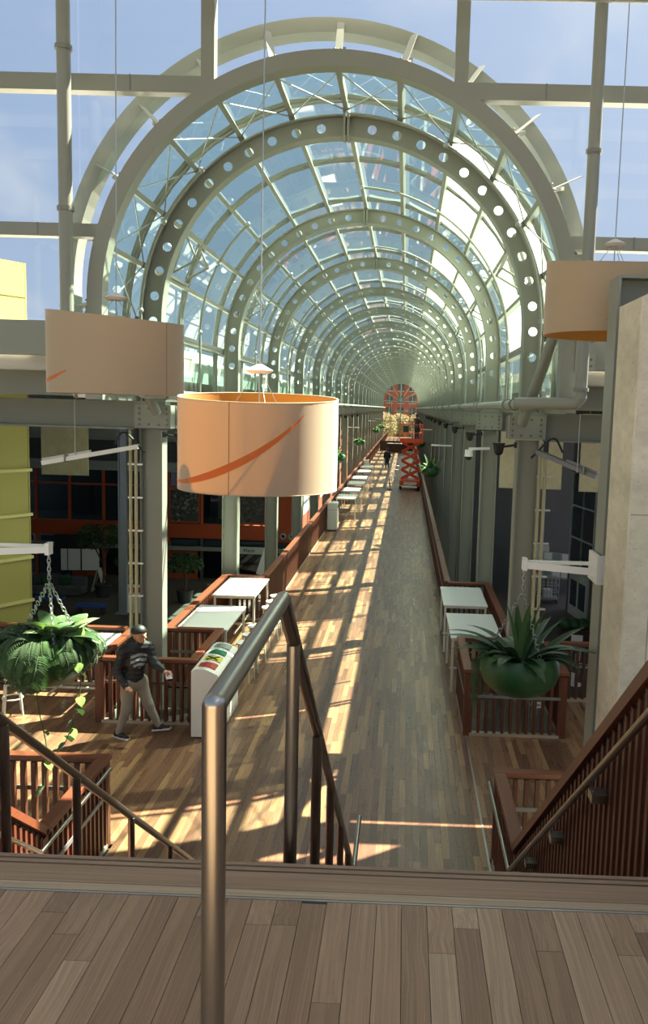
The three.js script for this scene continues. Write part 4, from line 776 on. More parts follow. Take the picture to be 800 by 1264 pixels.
function arm(label, x0, x1, y, z, s) {
  const o = thing('bracket_arm', label, 'bracket', [x0, y, z]), L = x1 - x0;
  part(o, 'upper_bar', bar([0, .02, -.03], [L, .02, -.05], .04, .03), M.white); part(o, 'lower_bar', bar([0, -.0, .03], [L, -.045, .05], .04, .06), M.white);
  part(o, 'end_plate', lim(-.02 * s, .02 * s, -.05, .06, -.05, .05), M.white); part(o, 'clamp_plate', [lim(L - .02 * s, L + .06 * s, -.13, .13, .17, .2), lim(L - .02 * s, L - .05 * s, -.13, .13, -.17, .2)], M.white);
  part(o, 'clamp_bolts', [-.09, .09].flatMap((dy) => [rod([L + .02 * s, dy, .2], [L + .02 * s, dy, .24], .01, 6)]), M.bolt);
}
{ // green bowl with strap leaves
  const o = thing('hanging_planter', 'green bowl planter with long strap leaves hung from the pale steel column', 'hanging plant', [1.13, 2.57, -7.96]);
  part(o, 'bowl', bowlGeo, M.green, 'smooth green bowl'); part(o, 'soil', soilGeo, M.soil); chains(o, 1.19);
  for (let i = 0; i < 34; i++) { const a = i * 2.4 + rr(-.2, .2), up = rr(.5, 1.0), k = i % 4; place(o, 'leaf', bladesG[k], [M.leafDark, M.leafGrey, M.leafDark, M.leafMid][i % 4], [Math.sin(a) * rr(.04, .2), .34, Math.cos(a) * rr(.04, .2)], a, up, rr(-.3, .3), rr(.75, 1.05)); }
  for (const [a, h] of [[.2, 1.45], [1.4, 1.5], [3.3, 1.42], [5, 1.5], [.9, 1.35]]) place(o, 'upright_leaf', blade(.62, .1, .25, .5), M.leafMid, [Math.sin(a) * .05, .34, Math.cos(a) * .05], a, h, 0, rr(.85, 1));
  for (const [a, b] of [[1.35, .62], [1.75, .5], [4.6, .75], [4.95, .95]]) place(o, 'leaf', bladesG[0], M.leafGrey, [Math.sin(a) * .12, .36, Math.cos(a) * .12], a, b, 0, 1.15);
  const fine = []; for (let i = 0; i < 26; i++) { const a = 4.2 + rr(-.6, .7), r0 = .3, l = rr(.25, .55); fine.push(curveTube([[Math.sin(a) * .25, .37, Math.cos(a) * .25], [Math.sin(a) * .36, .38, Math.cos(a) * .36], [Math.sin(a) * (.4 + rr(0, .05)), .37 - l * .4, Math.cos(a) * .4], [Math.sin(a) * (.41 + rr(-.03, .06)), .37 - l, Math.cos(a) * .42]], .0035, 10, 4)); }
  stuffPart(o, 'trailing_stems', fine, M.leafMid);
  arm('white bracket arm holding the green planter bowl', 1.13, 1.8, 3.81, -7.96, 1);
}
{ // fern basket
  const o = thing('hanging_planter', 'bushy fern and broad leaved plants spilling from a hanging bowl, with a long vine', 'hanging plant', [-3.28, 2.52, -7.96]);
  part(o, 'bowl', bowlGeo, M.green); part(o, 'soil', soilGeo, M.soil); chains(o, 1.22);
  for (let i = 0; i < 120; i++) { const a = i * 2.4, west = Math.sin(a) < .15; place(o, 'frond', frondsG[i % 4], i % 4 ? M.fern : M.leafMid, [Math.sin(a) * rr(.14, .32), .39 + rr(0, .1), Math.cos(a) * rr(.14, .32)], a + rr(-.35, .35), west ? rr(-.75, .2) : rr(-.6, .1), rr(-.25, .25), rr(.75, 1.1) * (west ? 1.1 : .7)); }
  for (let i = 0; i < 24; i++) { const a = i * .26 - 1.2 + rr(-.2, .2); place(o, 'broad_leaf', broadG[i % 3], i % 8 === 0 ? M.leafLight : i % 2 ? M.leafMid : M.leafDark, [Math.sin(a) * rr(.05, .2) + .1, .42 + rr(0, .12), Math.cos(a) * rr(.0, .2)], a, rr(.2, .9), rr(-.5, .5), rr(.75, 1.15)); }
  for (let i = 0; i < 14; i++) { const a = i * .7; place(o, 'upright_leaf', broadG[1], i % 4 ? M.leafMid : M.leafLight, [.1 + Math.sin(a) * .1, .45, Math.cos(a) * .12], a, rr(.95, 1.4), 0, rr(.9, 1.25)); }
  const v1 = [[.2, .38, .2], [.34, .3, .22], [.36, .02, .22], [.28, -.3, .2], [.2, -.5, .18]], v2 = [[.0, .38, .3], [.02, .3, .38], [.04, -.1, .38], [.1, -.5, .36], [.06, -.86, .34]];
  for (const v of [v1, v2]) {
    const c = new THREE.CatmullRomCurve3(v.map((p) => V(...p))), st = part(o, 'vine', new THREE.TubeGeometry(c, 20, .005, 5), M.leafMid);
    for (let i = 2; i <= 11; i++) if (v === v1 || i % 2) { const p = c.getPoint(i / 11); place(st, 'vine_leaf', tiny, i % 3 ? M.leafMid : M.leafLight, p.toArray(), i * 2.2, -.5, 0, rr(.9, 1.4)); }
  }
  arm('white bracket arm holding the fern basket', -3.28, -3.98, 3.81, -7.96, -1);
}
{ // smaller planters along the bridge
  const mk = (pos, label, group) => {
    const o = thing('hanging_planter', label, 'hanging plant', pos, rr(0, 6), group); part(o, 'bowl', bowlGeo, M.green);
    const leaves = []; for (let i = 0; i < 44; i++) { const g = (i % 3 ? broadG[i % 3] : bladesG[i % 5]).clone().scale(1.02, 1.02, 1.02), a = i * 2.4; leaves.push(g.applyMatrix4(new THREE.Matrix4().makeRotationFromEuler(new THREE.Euler(-rr(.1, 1.4), a, 0, 'YXZ')).setPosition(Math.sin(a) * .15, .34, Math.cos(a) * .15))); }
    part(o, 'leaves', leaves.slice(0, 30), M.leafMid); part(o, 'pale_leaves', leaves.slice(30), M.leafLight); part(o, 'chain', rod([0, .4, 0], [0, 1.25, 0], .008, 5), M.galv);
    part(o, 'arm', bar([0, 1.25, 0], [pos[0] > 0 ? .8 : -.8, 1.25, 0], .04, .06), M.white); o.rotation.y = 0; return o;
  };
  mk([1.0, 2.57, ringZ(3)], 'green bowl planter hung along the bridge before the scissor lift');
  mk([1.0, 2.57, ringZ(7)], 'green bowl planter hung beside the scissor lift platform');
  for (const k of [4, 7, 12, 15]) mk([mir(1.0), 2.57, ringZ(k)], 'green bowl planter hung over the far guardrail beside the bar tables', 'far planters over the guardrail');
}
// ---------------------------------------------------------------- people
{ // walking man in a dark puffer jacket
  const o = thing('person', 'man in a dark puffer jacket, beanie and grey trousers, walking with paper in hand', 'person', [-4.05, 0, -13.08]);
  const J = { head: [.06, 1.635, .02], neck: [.025, 1.46, 0], chest: [-.01, 1.28, 0], belly: [-.03, 1.05, 0], pel: [-.04, .9, 0], rs: [-.17, 1.37, .09], ls: [.15, 1.39, -.09], re: [-.27, 1.07, .13], rw: [-.1, .88, .24], le: [.27, 1.17, -.03], lw: [.42, 1.09, .05], rh: [-.11, .86, .07], lh: [.04, .87, -.06], rk: [-.13, .48, .09], ra: [-.25, .1, .1], lk: [.15, .5, -.08], la: [.29, .14, -.16] };
  const b = (p, r, q, s) => [[...J[p], r], [...J[q], s]], at = (p, d) => J[p].map((v, i) => v + d[i]);
  const hand = (w, dir, up, out) => { // palm, four bent fingers and a thumb
    const W = V(...J[w]), d = V(...dir).normalize(), n = V(...up).normalize(), s = d.clone().cross(n).normalize(), P = (a, c, e) => W.clone().addScaledVector(d, a).addScaledVector(s, c).addScaledVector(n, e).toArray(), bones = [];
    for (const c of [-.024, 0, .024]) bones.push([[...P(.0, c * .6, 0), .019], [...P(.075, c, 0), .017]]);
    [[-.033, .06], [-.011, .07], [.011, .066], [.032, .05]].forEach(([c, l]) => { bones.push([[...P(.08, c, 0), .0095], [...P(.08 + l * .5, c, -.012), .009]], [[...P(.08 + l * .5, c, -.012), .009], [...P(.08 + l * .7, c * .95, -.012 - l * .45), .008]]); });
    bones.push([[...P(.02, out * .025, 0), .013], [...P(.06, out * .052, -.015), .011]], [[...P(.06, out * .052, -.015), .011], [...P(.085, out * .045, -.035), .009]]);
    return netOf(bones, .012, .006);
  };
  const core = netOf([b('neck', .055, 'head', .06), [[.055, 1.66, .02, .095], [.06, 1.64, .025, .098]], [[.075, 1.57, .035, .06], [.085, 1.55, .04, .05]], b('neck', .055, 'chest', .1), b('chest', .11, 'belly', .1), b('belly', .1, 'pel', .11), b('rs', .05, 're', .042), b('re', .042, 'rw', .03), b('ls', .05, 'le', .042), b('le', .042, 'lw', .03), b('rs', .05, 'neck', .06), b('ls', .05, 'neck', .06), b('rh', .075, 'rk', .05), b('rk', .05, 'ra', .038), b('lh', .075, 'lk', .05), b('lk', .05, 'la', .038)], .05, .014);
  const face = netOf([[[.055, 1.665, .025, .09], [.062, 1.63, .03, .088]], [[.085, 1.565, .045, .058], [.1, 1.55, .052, .045]], [[.145, 1.63, .07, .016], [.165, 1.605, .082, .019]], [[.12, 1.57, .062, .022], [.128, 1.562, .066, .02]], [[.01, 1.63, .105, .022], [.0, 1.6, .1, .016]]], .02, .007);
  part(o, 'body', merge([core, face, hand('rw', [.8, -.45, .2], [.3, .9, .1], 1), hand('lw', [.85, -.3, .3], [.2, .9, .1], -1)]), M.skin);
  for (const [x, z] of [[.138, .1], [.165, .035]]) part(o, 'eye', ball([x - .012, 1.632, z], .011, 8), M.dark);
  part(o, 'eyebrow', [rod([.118, 1.656, .112], [.145, 1.658, .09], .006, 5)], M.dark); part(o, 'mouth', rod([.128, 1.572, .088], [.15, 1.572, .06], .006, 5), M.brick);
  // puffer: rolls round body and sleeves
  const jb = [[[-.015, 1.36, 0, .125], [-.02, 1.2, 0, .14]], [[-.02, 1.2, 0, .14], [-.04, .97, .01, .13]], [[-.04, .97, .01, .13], [-.045, .9, .01, .125]], b('rs', .08, 're', .066), b('re', .066, 'rw', .046), b('ls', .08, 'le', .064), b('le', .064, 'lw', .044), [[.0, 1.42, -.01, .095], [.02, 1.5, -.005, .085]], b('rs', .09, 'neck', .09), b('ls', .09, 'neck', .09), [[-.09, 1.47, -.02, .07], [-.06, 1.52, -.03, .06]]];
  const jf = boneField(jb, .06), puff = (x, y, z) => jf(x, y, z) - .008 * Math.abs(Math.sin((y + .25 * Math.abs(x + .02)) * 46));
  const grey = (x, y, z) => { const u = x - .01 - .35 * z, f = z + .55 * x; const zig = ((y - 1.1 + .35 * Math.abs(u - .03)) % .075) < .045; return f > .06 && Math.abs(u - .02) < .13 && y > 1.13 && y < 1.36 && y > 1.13 + .9 * Math.max(0, Math.abs(u - .02) - .05) && zig ? [26, 25, 23] : [1, 1, 1]; };
  part(o, 'jacket', netMesh(puff, [-.48, .7, -.35], [.6, 1.65, .42], .012, grey), M.jacket, 'dark puffer jacket with pale zigzag bands');
  part(o, 'trousers', netOf([b('pel', .135, 'rh', .11), b('pel', .135, 'lh', .11), b('rh', .11, 'rk', .078), b('rk', .078, 'ra', .055), b('lh', .11, 'lk', .078), b('lk', .078, 'la', .055), [[-.04, .98, 0, .12], [-.04, .9, 0, .13]]], .05, .013), M.trousers);
  const shoe = (p, pitch, yaw) => { const s = new THREE.Group(); s.name = 'shoe'; s.position.set(...p); s.rotation.order = 'YZX'; s.rotation.set(0, yaw, pitch); o.add(s);
    part(s, 'upper', netOf([[[-.05, .055, 0, .045], [.06, .05, 0, .042]], [[.06, .045, 0, .042], [.17, .035, 0, .03]], [[-.04, .07, 0, .042], [-.02, .12, 0, .042]]], .03, .01), M.shoe); part(s, 'sole', rbox(.3, .03, .095, .012, .055, .015, 0), M.sole); part(s, 'laces', [0, 1, 2].map((i) => rod([.04 + i * .03, .093 - i * .012, -.025], [.04 + i * .03, .093 - i * .012, .025], .006, 5)), M.paper); };
  shoe([-.25, .0, .1], 0, -.45); shoe([.29, .045, -.16], .16, -.1);
  const cap = netMesh((x, y, z) => { const d = Math.hypot((x - .045) / 1.08, y - 1.675, (z - .02) / 1.02) - .112; return Math.max(d, (1.665 - y) + (x - .045) * .12); }, [-.12, 1.6, -.16], [.22, 1.84, .2], .008);
  part(o, 'beanie', cap, M.black, 'black beanie');
  part(o, 'paper', [new THREE.PlaneGeometry(.1, .13, 3, 3).rotateX(-.7).rotateY(.6).translate(.52, 1.03, .09), new THREE.PlaneGeometry(.08, .1).rotateX(.5).rotateY(-.4).translate(.54, 1.06, .08)], M.paperDouble ??= std('#e9e9e6', .8, 0, { side: THREE.DoubleSide }), 'crumpled white paper');
}
function farPerson(label, pos, turn, legs, top, armsUp) {
  const o = thing('person', label, 'person', pos, turn), k = .04, c = .03;
  part(o, 'body', netOf([[[0, 1.6, 0, .1], [0, 1.52, .02, .08]], [[0, 1.45, 0, .055], [0, 1.3, 0, .12]], [[0, 1.3, 0, .14], [0, .95, 0, .14]], [[-.1, .9, 0, .08], [-.11, .08, 0, .05]], [[.1, .9, 0, .08], [.11, .08, 0, .05]], [[-.24, 1.0, 0, .04], [-.26, .82, .04, .035]], [[.24, 1.0, 0, .04], [.26, .82, .04, .035]]], k, c), M.skin);
  part(o, 'hair', netOf([[[0, 1.66, -.01, .105], [0, 1.6, -.04, .09]]], k, c), M.black);
  const arms = armsUp ? [[[.2, 1.36, 0, .075], [.3, 1.2, .25, .06]], [[.3, 1.2, .25, .06], [.24, 1.32, .5, .05]], [[-.2, 1.36, 0, .075], [-.3, 1.14, .2, .06]]] : [[[-.2, 1.36, 0, .08], [-.26, 1.08, 0, .065]], [[-.26, 1.08, 0, .065], [-.25, .88, .04, .055]], [[.2, 1.36, 0, .08], [.26, 1.08, 0, .065]], [[.26, 1.08, 0, .065], [.25, .88, .04, .055]]];
  part(o, 'jacket', netOf([[[0, 1.34, 0, .16], [0, .95, 0, .17]], [[-.16, 1.38, 0, .08], [.16, 1.38, 0, .08]], ...arms], k, c), top);
  part(o, 'trousers', netOf([[[-.09, .92, 0, .12], [-.1, .48, .02, .08]], [[-.1, .48, .02, .08], [-.11, .09, 0, .065]], [[.09, .92, 0, .12], [.1, .48, .02, .08]], [[.1, .48, .02, .08], [.11, .09, 0, .065]]], k, c), legs);
  for (const s of [-1, 1]) part(o, 'shoe', netOf([[[s * .11, .05, -.03, .05], [s * .12, .045, .15, .042]]], k, .025), M.sole); return o;
}
farPerson('person in a black jacket and dark trousers walking away down the aisle', [-1.55, 0, -76], Math.PI, M.jeans, M.jacketFar);
farPerson('worker in dark clothes standing on the raised scissor lift platform', [.72, 3.14, -57.6], Math.PI * .75, M.jeans, M.darkGrey, true);

// ---------------------------------------------------------------- scissor lift
{
  const o = thing('scissor_lift', 'raised orange scissor lift parked by the far guardrail', 'scissor lift', [.35, 0, -57.6]), W = 1.3, L = 2.3;
  part(o, 'chassis', [rbox(W, .32, L, .03, 0, .42, 0), lim(-W / 2 - .03, W / 2 + .03, .22, .3, -L / 2, L / 2)], M.liftOrange);
  for (const x of [-.6, .6]) for (const z of [-.85, .85]) { const w = part(o, 'wheel', new THREE.CylinderGeometry(.2, .2, .14, 20).rotateZ(Math.PI / 2).translate(x, .2, z), M.black); part(w, 'hub', new THREE.CylinderGeometry(.08, .08, .16, 12).rotateZ(Math.PI / 2).translate(x, .2, z), M.whiteDull); }
  const n = 4, y0 = .62, y1 = 3.0, h = (y1 - y0) / n;
  for (let i = 0; i < n; i++) for (const z of [-.55, .55]) for (const s of [-1, 1]) part(o, 'scissor_arm', bar([-s * .58, y0 + i * h, z + s * .04], [s * .58, y0 + (i + 1) * h, z + s * .04], .07, .12), M.liftOrange);
  for (let i = 0; i <= n; i++) part(o, 'cross_tube', [rod([-.56, y0 + i * h, -.58], [-.56, y0 + i * h, .58], .035, 8), rod([.56, y0 + i * h, -.58], [.56, y0 + i * h, .58], .035, 8)], M.liftOrange);
  part(o, 'ram', rod([-.2, .6, 0], [.25, 1.9, 0], .06, 10), M.galv); part(o, 'platform', lim(-W / 2 - .1, W / 2 + .1, 3.02, 3.13, -L / 2, L / 2), M.liftOrange);
  for (const x of [-W / 2 - .08, W / 2 + .08]) for (const z of [-1.1, -.37, .37, 1.1]) part(o, 'rail_post', rod([x, 3.13, z], [x, 4.2, z], .022, 6), M.liftOrange);
  for (const y of [3.65, 4.2]) part(o, 'rail', polyrod([[-W / 2 - .08, y, -1.1], [W / 2 + .08, y, -1.1], [W / 2 + .08, y, 1.1], [-W / 2 - .08, y, 1.1], [-W / 2 - .08, y, -1.1]], .022, 6), M.liftOrange);
  part(o, 'toe_board', [lim(-W / 2 - .1, W / 2 + .1, 3.13, 3.3, 1.1, 1.13), lim(-W / 2 - .1, -W / 2 - .07, 3.13, 3.3, -1.1, 1.1)], M.liftOrange);
  part(o, 'control_box', rbox(.35, .4, .2, .02, -.35, 3.9, 1.0), M.darkGrey); part(o, 'caution_panel', lim(-.4, .4, .3, .5, L / 2 + .002, L / 2 + .012), M.whiteDull);
  const t = thing('barrier_tape', 'pale barrier chain hung low in front of the scissor lift', 'barrier'); for (const x of [-.9, .85]) part(t, 'stand', [rod([x, 0, -55.9], [x, .5, -55.9], .02, 8), new THREE.CylinderGeometry(.14, .16, .04, 16).translate(x, .02, -55.9)], M.black); part(t, 'chain', curveTube([[-.9, .48, -55.9], [-.3, .3, -55.9], [.3, .3, -55.9], [.85, .48, -55.9]], .02, 20, 6), M.barrierTape);
}
// ---------------------------------------------------------------- far desk and planters at the end of the bridge
{
  const o = thing('reception_desk', 'long white topped counter standing across the far end of the bridge', 'counter', [-1.0, 0, -103]); part(o, 'counter_top', rbox(2.4, .07, .8, .015, 0, 1.1, 0), M.white); part(o, 'front_panel', lim(-1.1, 1.1, .03, 1.06, .2, .26), M.stringer); for (const x of [-1.1, 1.1]) part(o, 'end_panel', lim(x - .03, x + .03, 0, 1.06, -.35, .3), M.stringer);
  const p = thing('low_fence', 'dark low panelled fence crossing the bridge behind the counter', 'fence', [AX, 0, -106]); part(p, 'panel', lim(-2, 2, .1, 1.3, -.03, .03), M.stringer); for (const x of [-1.95, 0, 1.95]) part(p, 'foot', lim(x - .03, x + .03, 0, 1.35, -.2, .2), M.darkGrey);
}
// ---------------------------------------------------------------- spotlights, cameras, luminaires on the columns
{
  const mk = (z, s, label, group) => { const x = AX + s * 2.62, o = thing('spotlight', label, 'spotlight', [x, 4.62, z + .1], 0, group); part(o, 'head', [new THREE.CylinderGeometry(.1, .075, .13, 18), new THREE.SphereGeometry(.075, 14, 8, 0, 7, Math.PI / 2, Math.PI / 2).translate(0, -.065, 0), new THREE.CylinderGeometry(.105, .105, .02, 18).translate(0, .06, 0)], M.black); part(o, 'arm', [rod([0, .0, 0], [s * .27, .04, 0], .02, 8), box(.04, .09, .07, s * .27, .04, 0)], M.black); };
  for (let k = 0; k < 9; k++) mk(ringZ(k), 1, 'black spotlight head bracketed to the columns beside the planter bowls', 'spotlights on the planter bowl columns');
  for (let k = 0; k < 9; k++) mk(ringZ(k), -1, 'black spotlight head bracketed to the columns beside the litter bins', 'spotlights on the litter bin columns');
  const c = thing('dome_camera', 'white dome security camera on an arm from a column', 'camera', [1.5, 4.2, ringZ(1) + .3]); part(c, 'housing', [new THREE.CylinderGeometry(.09, .1, .16, 20), bar([0, .1, 0], [.5, .12, -.15], .05, .06)], M.white); part(c, 'dome', new THREE.SphereGeometry(.085, 16, 8, 0, 7, Math.PI / 2, Math.PI / 2).translate(0, -.08, 0), M.black);
  const lum = (a, b, label, dark) => { const o = thing('light_track', label, 'light fitting'); part(o, 'track', [bar(a, b, .16, .07)], dark ? M.steelDark : M.white); part(o, 'fin', [bar([a[0], a[1] + .05, a[2]], [(a[0] + b[0]) / 2, (a[1] + b[1]) / 2 + .05, (a[2] + b[2]) / 2], .06, .05)], dark ? M.steelDim : M.whiteDull); part(o, 'bracket', [bar([a[0] + (b[0] - a[0]) * .25, a[1] + .02, a[2]], [a[0] + (b[0] - a[0]) * .25, a[1] + .16, a[2]], .03, .1)], M.steelDim); const q = [b[0], b[1], b[2]]; part(o, 'cable', curveTube([[q[0] - .4 * Math.sign(b[0] - a[0]), q[1], q[2]], [q[0] - .25 * Math.sign(b[0] - a[0]), q[1] + .22, q[2]], [q[0] + .1 * Math.sign(b[0] - a[0]), q[1] - .1, q[2]]], .018, 16, 6), M.black); part(o, 'hanger', rod([a[0] + (b[0] - a[0]) * .35, a[1] + .05, a[2]], [a[0] + (b[0] - a[0]) * .35, 5.2, a[2]], .008, 5), M.galv); };
  lum([-5.8, 4.17, -13.9], [-4.3, 4.47, -14.05], 'white slanted light track above the walking man', false); lum([2.95, 4.25, -13.5], [2.1, 4.58, -13.95], 'grey slanted light track behind the pale steel column', true);
  for (const [x, label] of [[-4.46, 'pair of thin pale conduits beside the column behind the walking man'], [2.24, 'pair of thin pale conduits beside the column behind the planter bowl']]) {
    const o = thing('conduit', label, 'conduit', [x, 0, -14.28]); for (const d of [-.045, .045]) part(o, 'tube', rod([d, GROUND, 0], [d, 4.72, 0], .03, 10), M.conduit ??= std('#aaa582', .5)); part(o, 'sleeve', rod([.045, 4.5, 0], [.045, 4.74, 0], .045, 10), M.black); for (let y = -3; y < 4.6; y += .55) part(o, 'clip', lim(-.09, .16, y, y + .03, -.02, .02), M.galv);
  }
}
// ---------------------------------------------------------------- things in the courts below
{
  const hangPanel = (x0, x1, y0, y1, z, label) => { const o = thing('ceiling_baffle', label, 'baffle'); part(o, 'board', lim(x0, x1, y0, y1, z - .05, z), M.cream); for (const x of [x0 + .2, x1 - .2]) part(o, 'hanger', rod([x, y1, z - .02], [x, 5.62, z - .02], .008, 5), M.galv); };
  hangPanel(-10.05, -8.75, 3.1, 4.95, -24, 'square cream acoustic panel hung under the court roof by the light track'); hangPanel(2.6, 4.3, 3.12, 5.2, -24, 'broad cream panel hung under the court roof behind the conduits'); hangPanel(4.75, 7, 3.1, 5.2, -23.8, 'cream panel hung under the court roof beyond the pale steel column');
  const post = thing('court_post', 'slim galvanised post rising from the court floor', 'post', [-12.3, GROUND, -37.9]); part(post, 'shaft', [lim(-.16, .16, 0, 8.2, -.02, .02), lim(-.18, -.14, 0, 8.2, -.12, .12), lim(.14, .18, 0, 8.2, -.12, .12)], M.galv); part(post, 'foot_plate', lim(-.3, .3, 0, .05, -.3, .3), M.galv);
  const tree = (pos, h, r, label, n) => {
    const o = thing('potted_tree', label, 'tree', pos); part(o, 'pot', new THREE.CylinderGeometry(.4, .3, .6, 20).translate(0, .3, 0), M.darkGrey); part(o, 'trunk', [curveTube([[0, .5, 0], [.06, h * .4, .02], [-.04, h * .7, 0]], .05, 10, 7), curveTube([[.03, h * .4, 0], [.4, h * .75, .1], [.6, h * .82, .1]], .03, 8, 6), curveTube([[0, h * .45, 0], [-.4, h * .7, .1], [-.7, h * .78, 0]], .03, 8, 6)], M.treeBark);
    const pos2 = []; for (let i = 0; i < n; i++) { const a = rnd() * 6.28, e = rr(-.6, 1), q = r * Math.cbrt(rr(.2, 1)), c = V(Math.cos(a) * q * Math.sqrt(1 - e * e * .8), h * .8 + e * q * .55, Math.sin(a) * q * Math.sqrt(1 - e * e * .8)), t = V(rr(-1, 1), rr(-1, .6), rr(-1, 1)).normalize().multiplyScalar(.13), s = V(rr(-1, 1), rr(-1, 1), rr(-1, 1)).normalize().multiplyScalar(.05); pos2.push(...c.clone().sub(s).toArray(), ...c.clone().add(t).toArray(), ...c.clone().add(s).toArray()); }
    const g = new THREE.BufferGeometry(); g.setAttribute('position', new THREE.Float32BufferAttribute(pos2, 3)); g.computeVertexNormals(); stuffPart(o, 'foliage', g, M.leafDark);
  };
  tree([-14.3, GROUND, -41], 3.6, 1.25, 'potted tree with a spreading crown before the orange band', 1800); tree([-10.2, GROUND, -40.4], 2.3, .85, 'round bushy potted tree before the court doors', 1500); tree([-13.4, GROUND, -42.5], 1.9, .8, 'low bushy potted tree behind the folding board', 1000);
  const boards = thing('display_board', 'pair of white display boards standing before the dark screen', 'board', [-16.4, GROUND, -43.6]); for (const [x, w] of [[-.75, .3], [-.25, .6], [.55, .85]]) part(boards, 'sheet', lim(x - w / 2, x + w / 2, .75, 1.85, -.02, .02).rotateY(.15), M.paper); part(boards, 'stand', [lim(-.9, 1, .7, .75, -.05, .05), lim(-.85, -.8, 0, .75, -.2, .2), lim(.9, .95, 0, .75, -.2, .2)], M.darkGrey);
  const scr = thing('court_screen', 'black screen on a stand before the dark glazing', 'screen', [-17.2, GROUND, -44.6]); part(scr, 'panel', rbox(1.7, .85, .08, .02, 0, 2.0, 0), M.black); part(scr, 'stand', [lim(-.04, .04, 0, 1.6, -.04, .04), lim(-.4, .4, 0, .04, -.3, .3)], M.darkGrey);
  const af = thing('folding_board', 'small white folding A shaped board on the court floor', 'sign', [-14.9, GROUND, -42.2]); part(af, 'leaf', bar([-.32, 0, 0], [0, 1.15, 0], .5, .03), M.whiteDull); part(af, 'leaf', bar([.32, 0, 0], [0, 1.15, 0], .5, .03), M.whiteDull);
  const couch = thing('court_sofa', 'low dark sofa with green cushions in the court', 'sofa', [-16.6, GROUND, -41.3]); part(couch, 'seat', rbox(2.6, .42, .9, .06, 0, .24, 0), M.greyClad); part(couch, 'backrest', rbox(2.6, .45, .25, .06, 0, .62, -.35), M.greyClad); for (const x of [-.6, .3]) part(couch, 'cushion', rbox(.5, .42, .18, .07, x, .66, -.12), M.green);
  for (const [x, z] of [[-15.9, -38.6], [-13.6, -37.5]]) { const b = thing('blue_bench', 'low blue bench on the court floor behind the fern', 'bench', [x, GROUND, z], 0, 'blue benches in the court'); part(b, 'top', rbox(1.3, .12, .5, .03, 0, .42, 0), M.blue); for (const e of [-.5, .5]) part(b, 'foot', lim(e - .05, e + .05, 0, .37, -.2, .2), M.darkGrey); }
  const nb = thing('notice_stand', 'small white notice stand with a red heading by the slim post', 'sign', [-11.5, GROUND, -37]); part(nb, 'sheet', lim(-.35, .35, .25, 1.5, -.02, .02), M.paper); part(nb, 'heading', lim(-.28, .28, 1.15, 1.38, .02, .026), M.red); part(nb, 'foot', lim(-.3, .3, 0, .25, -.15, .15), M.greyClad);
  const flag = thing('hanging_banner', 'white slanted cloth banner beside the pale sign board', 'banner', [-6.9, GROUND, -45.2]); const fs = new THREE.Shape(); fs.moveTo(-.75, .55); fs.lineTo(.0, .3); fs.lineTo(.15, 2.1); fs.lineTo(-.28, 2.1); fs.closePath(); part(flag, 'cloth', new THREE.ExtrudeGeometry(fs, { depth: .02, bevelEnabled: false }), M.paper); part(flag, 'pole', [rod([.2, 0, 0], [.2, 2.3, 0], .03, 8), lim(.0, .4, 0, .04, -.2, .2)], M.galv);
  // the other court: cart, posters, red handle board, white chairs
  const cart = thing('wire_cart', 'tall wire cage cart in the dim court', 'cart', [7.3, GROUND, -43]); part(cart, 'tray', lim(-.5, .5, .22, .3, -.35, .35), M.galv); const bars = []; for (let i = 0; i <= 5; i++) { bars.push(rod([-.5 + i * .2, .3, .35], [-.5 + i * .2, 1.3, .35], .015, 5), rod([-.5 + i * .2, .3, -.35], [-.5 + i * .2, 1.3, -.35], .015, 5)); } for (const y of [.6, .95, 1.3]) bars.push(polyrod([[-.5, y, -.35], [.5, y, -.35], [.5, y, .35], [-.5, y, .35], [-.5, y, -.35]], .015, 5)); part(cart, 'cage', bars, M.galv); for (const x of [-.42, .42]) for (const z of [-.28, .28]) part(cart, 'wheel', new THREE.CylinderGeometry(.1, .1, .05, 14).rotateZ(Math.PI / 2).translate(x, .1, z), M.black); part(cart, 'parcel', rbox(.4, .4, .4, .02, 0, .5, 0), M.plaster);
  const pb = thing('notice_board', 'tilted board of pale posters on the dark court wall', 'board', [7.95, -2.55, -44.4], -.5); part(pb, 'backing', box(1.5, 1.3, .05), M.lightClad); for (let i = 0; i < 3; i++) for (let j = 0; j < 3; j++) part(pb, 'sheet', lim(-.68 + i * .48, -.28 + i * .48, -.58 + j * .42, -.22 + j * .42, .03, .036), (i + j) % 3 ? M.paper : M.greyInset);
  const pb2 = thing('poster_wall', 'pale freestanding poster wall with a red slanted band by the wire cart', 'board', [6.9, GROUND, -44.9]); part(pb2, 'panel', lim(-.9, .7, .9, 2.6, -.03, .03), M.lightClad); part(pb2, 'red_band', bar([-.9, 1.9, .06], [.4, 1.1, .06], .02, .22), M.red); part(pb2, 'foot', [lim(-.85, -.8, 0, .9, -.25, .25), lim(.6, .65, 0, .9, -.25, .25)], M.darkGrey);
  const chair0 = thing('court_chair', 'white cafe chair on the court floor below the deck', 'chair', [5.2, GROUND, -27.2], .4, 'white chairs in the court'); part(chair0, 'seat', rbox(.45, .04, .43, .015, 0, .45, 0), M.white); part(chair0, 'backrest', rbox(.44, .36, .03, .012, 0, .72, -.21), M.white); for (const x of [-.19, .19]) for (const z of [-.18, .18]) part(chair0, 'leg', rod([x, 0, z * 1.15], [x, .44, z], .014, 6), M.galv);
  for (const [x, z, t] of [[5.9, -28.4, 2.2], [6.6, -30.6, 1], [6.9, -33.4, 3], [4.4, -26.2, 1.8], [7.6, -31.6, 5]]) copyOf(chair0, [x, GROUND, z], t);
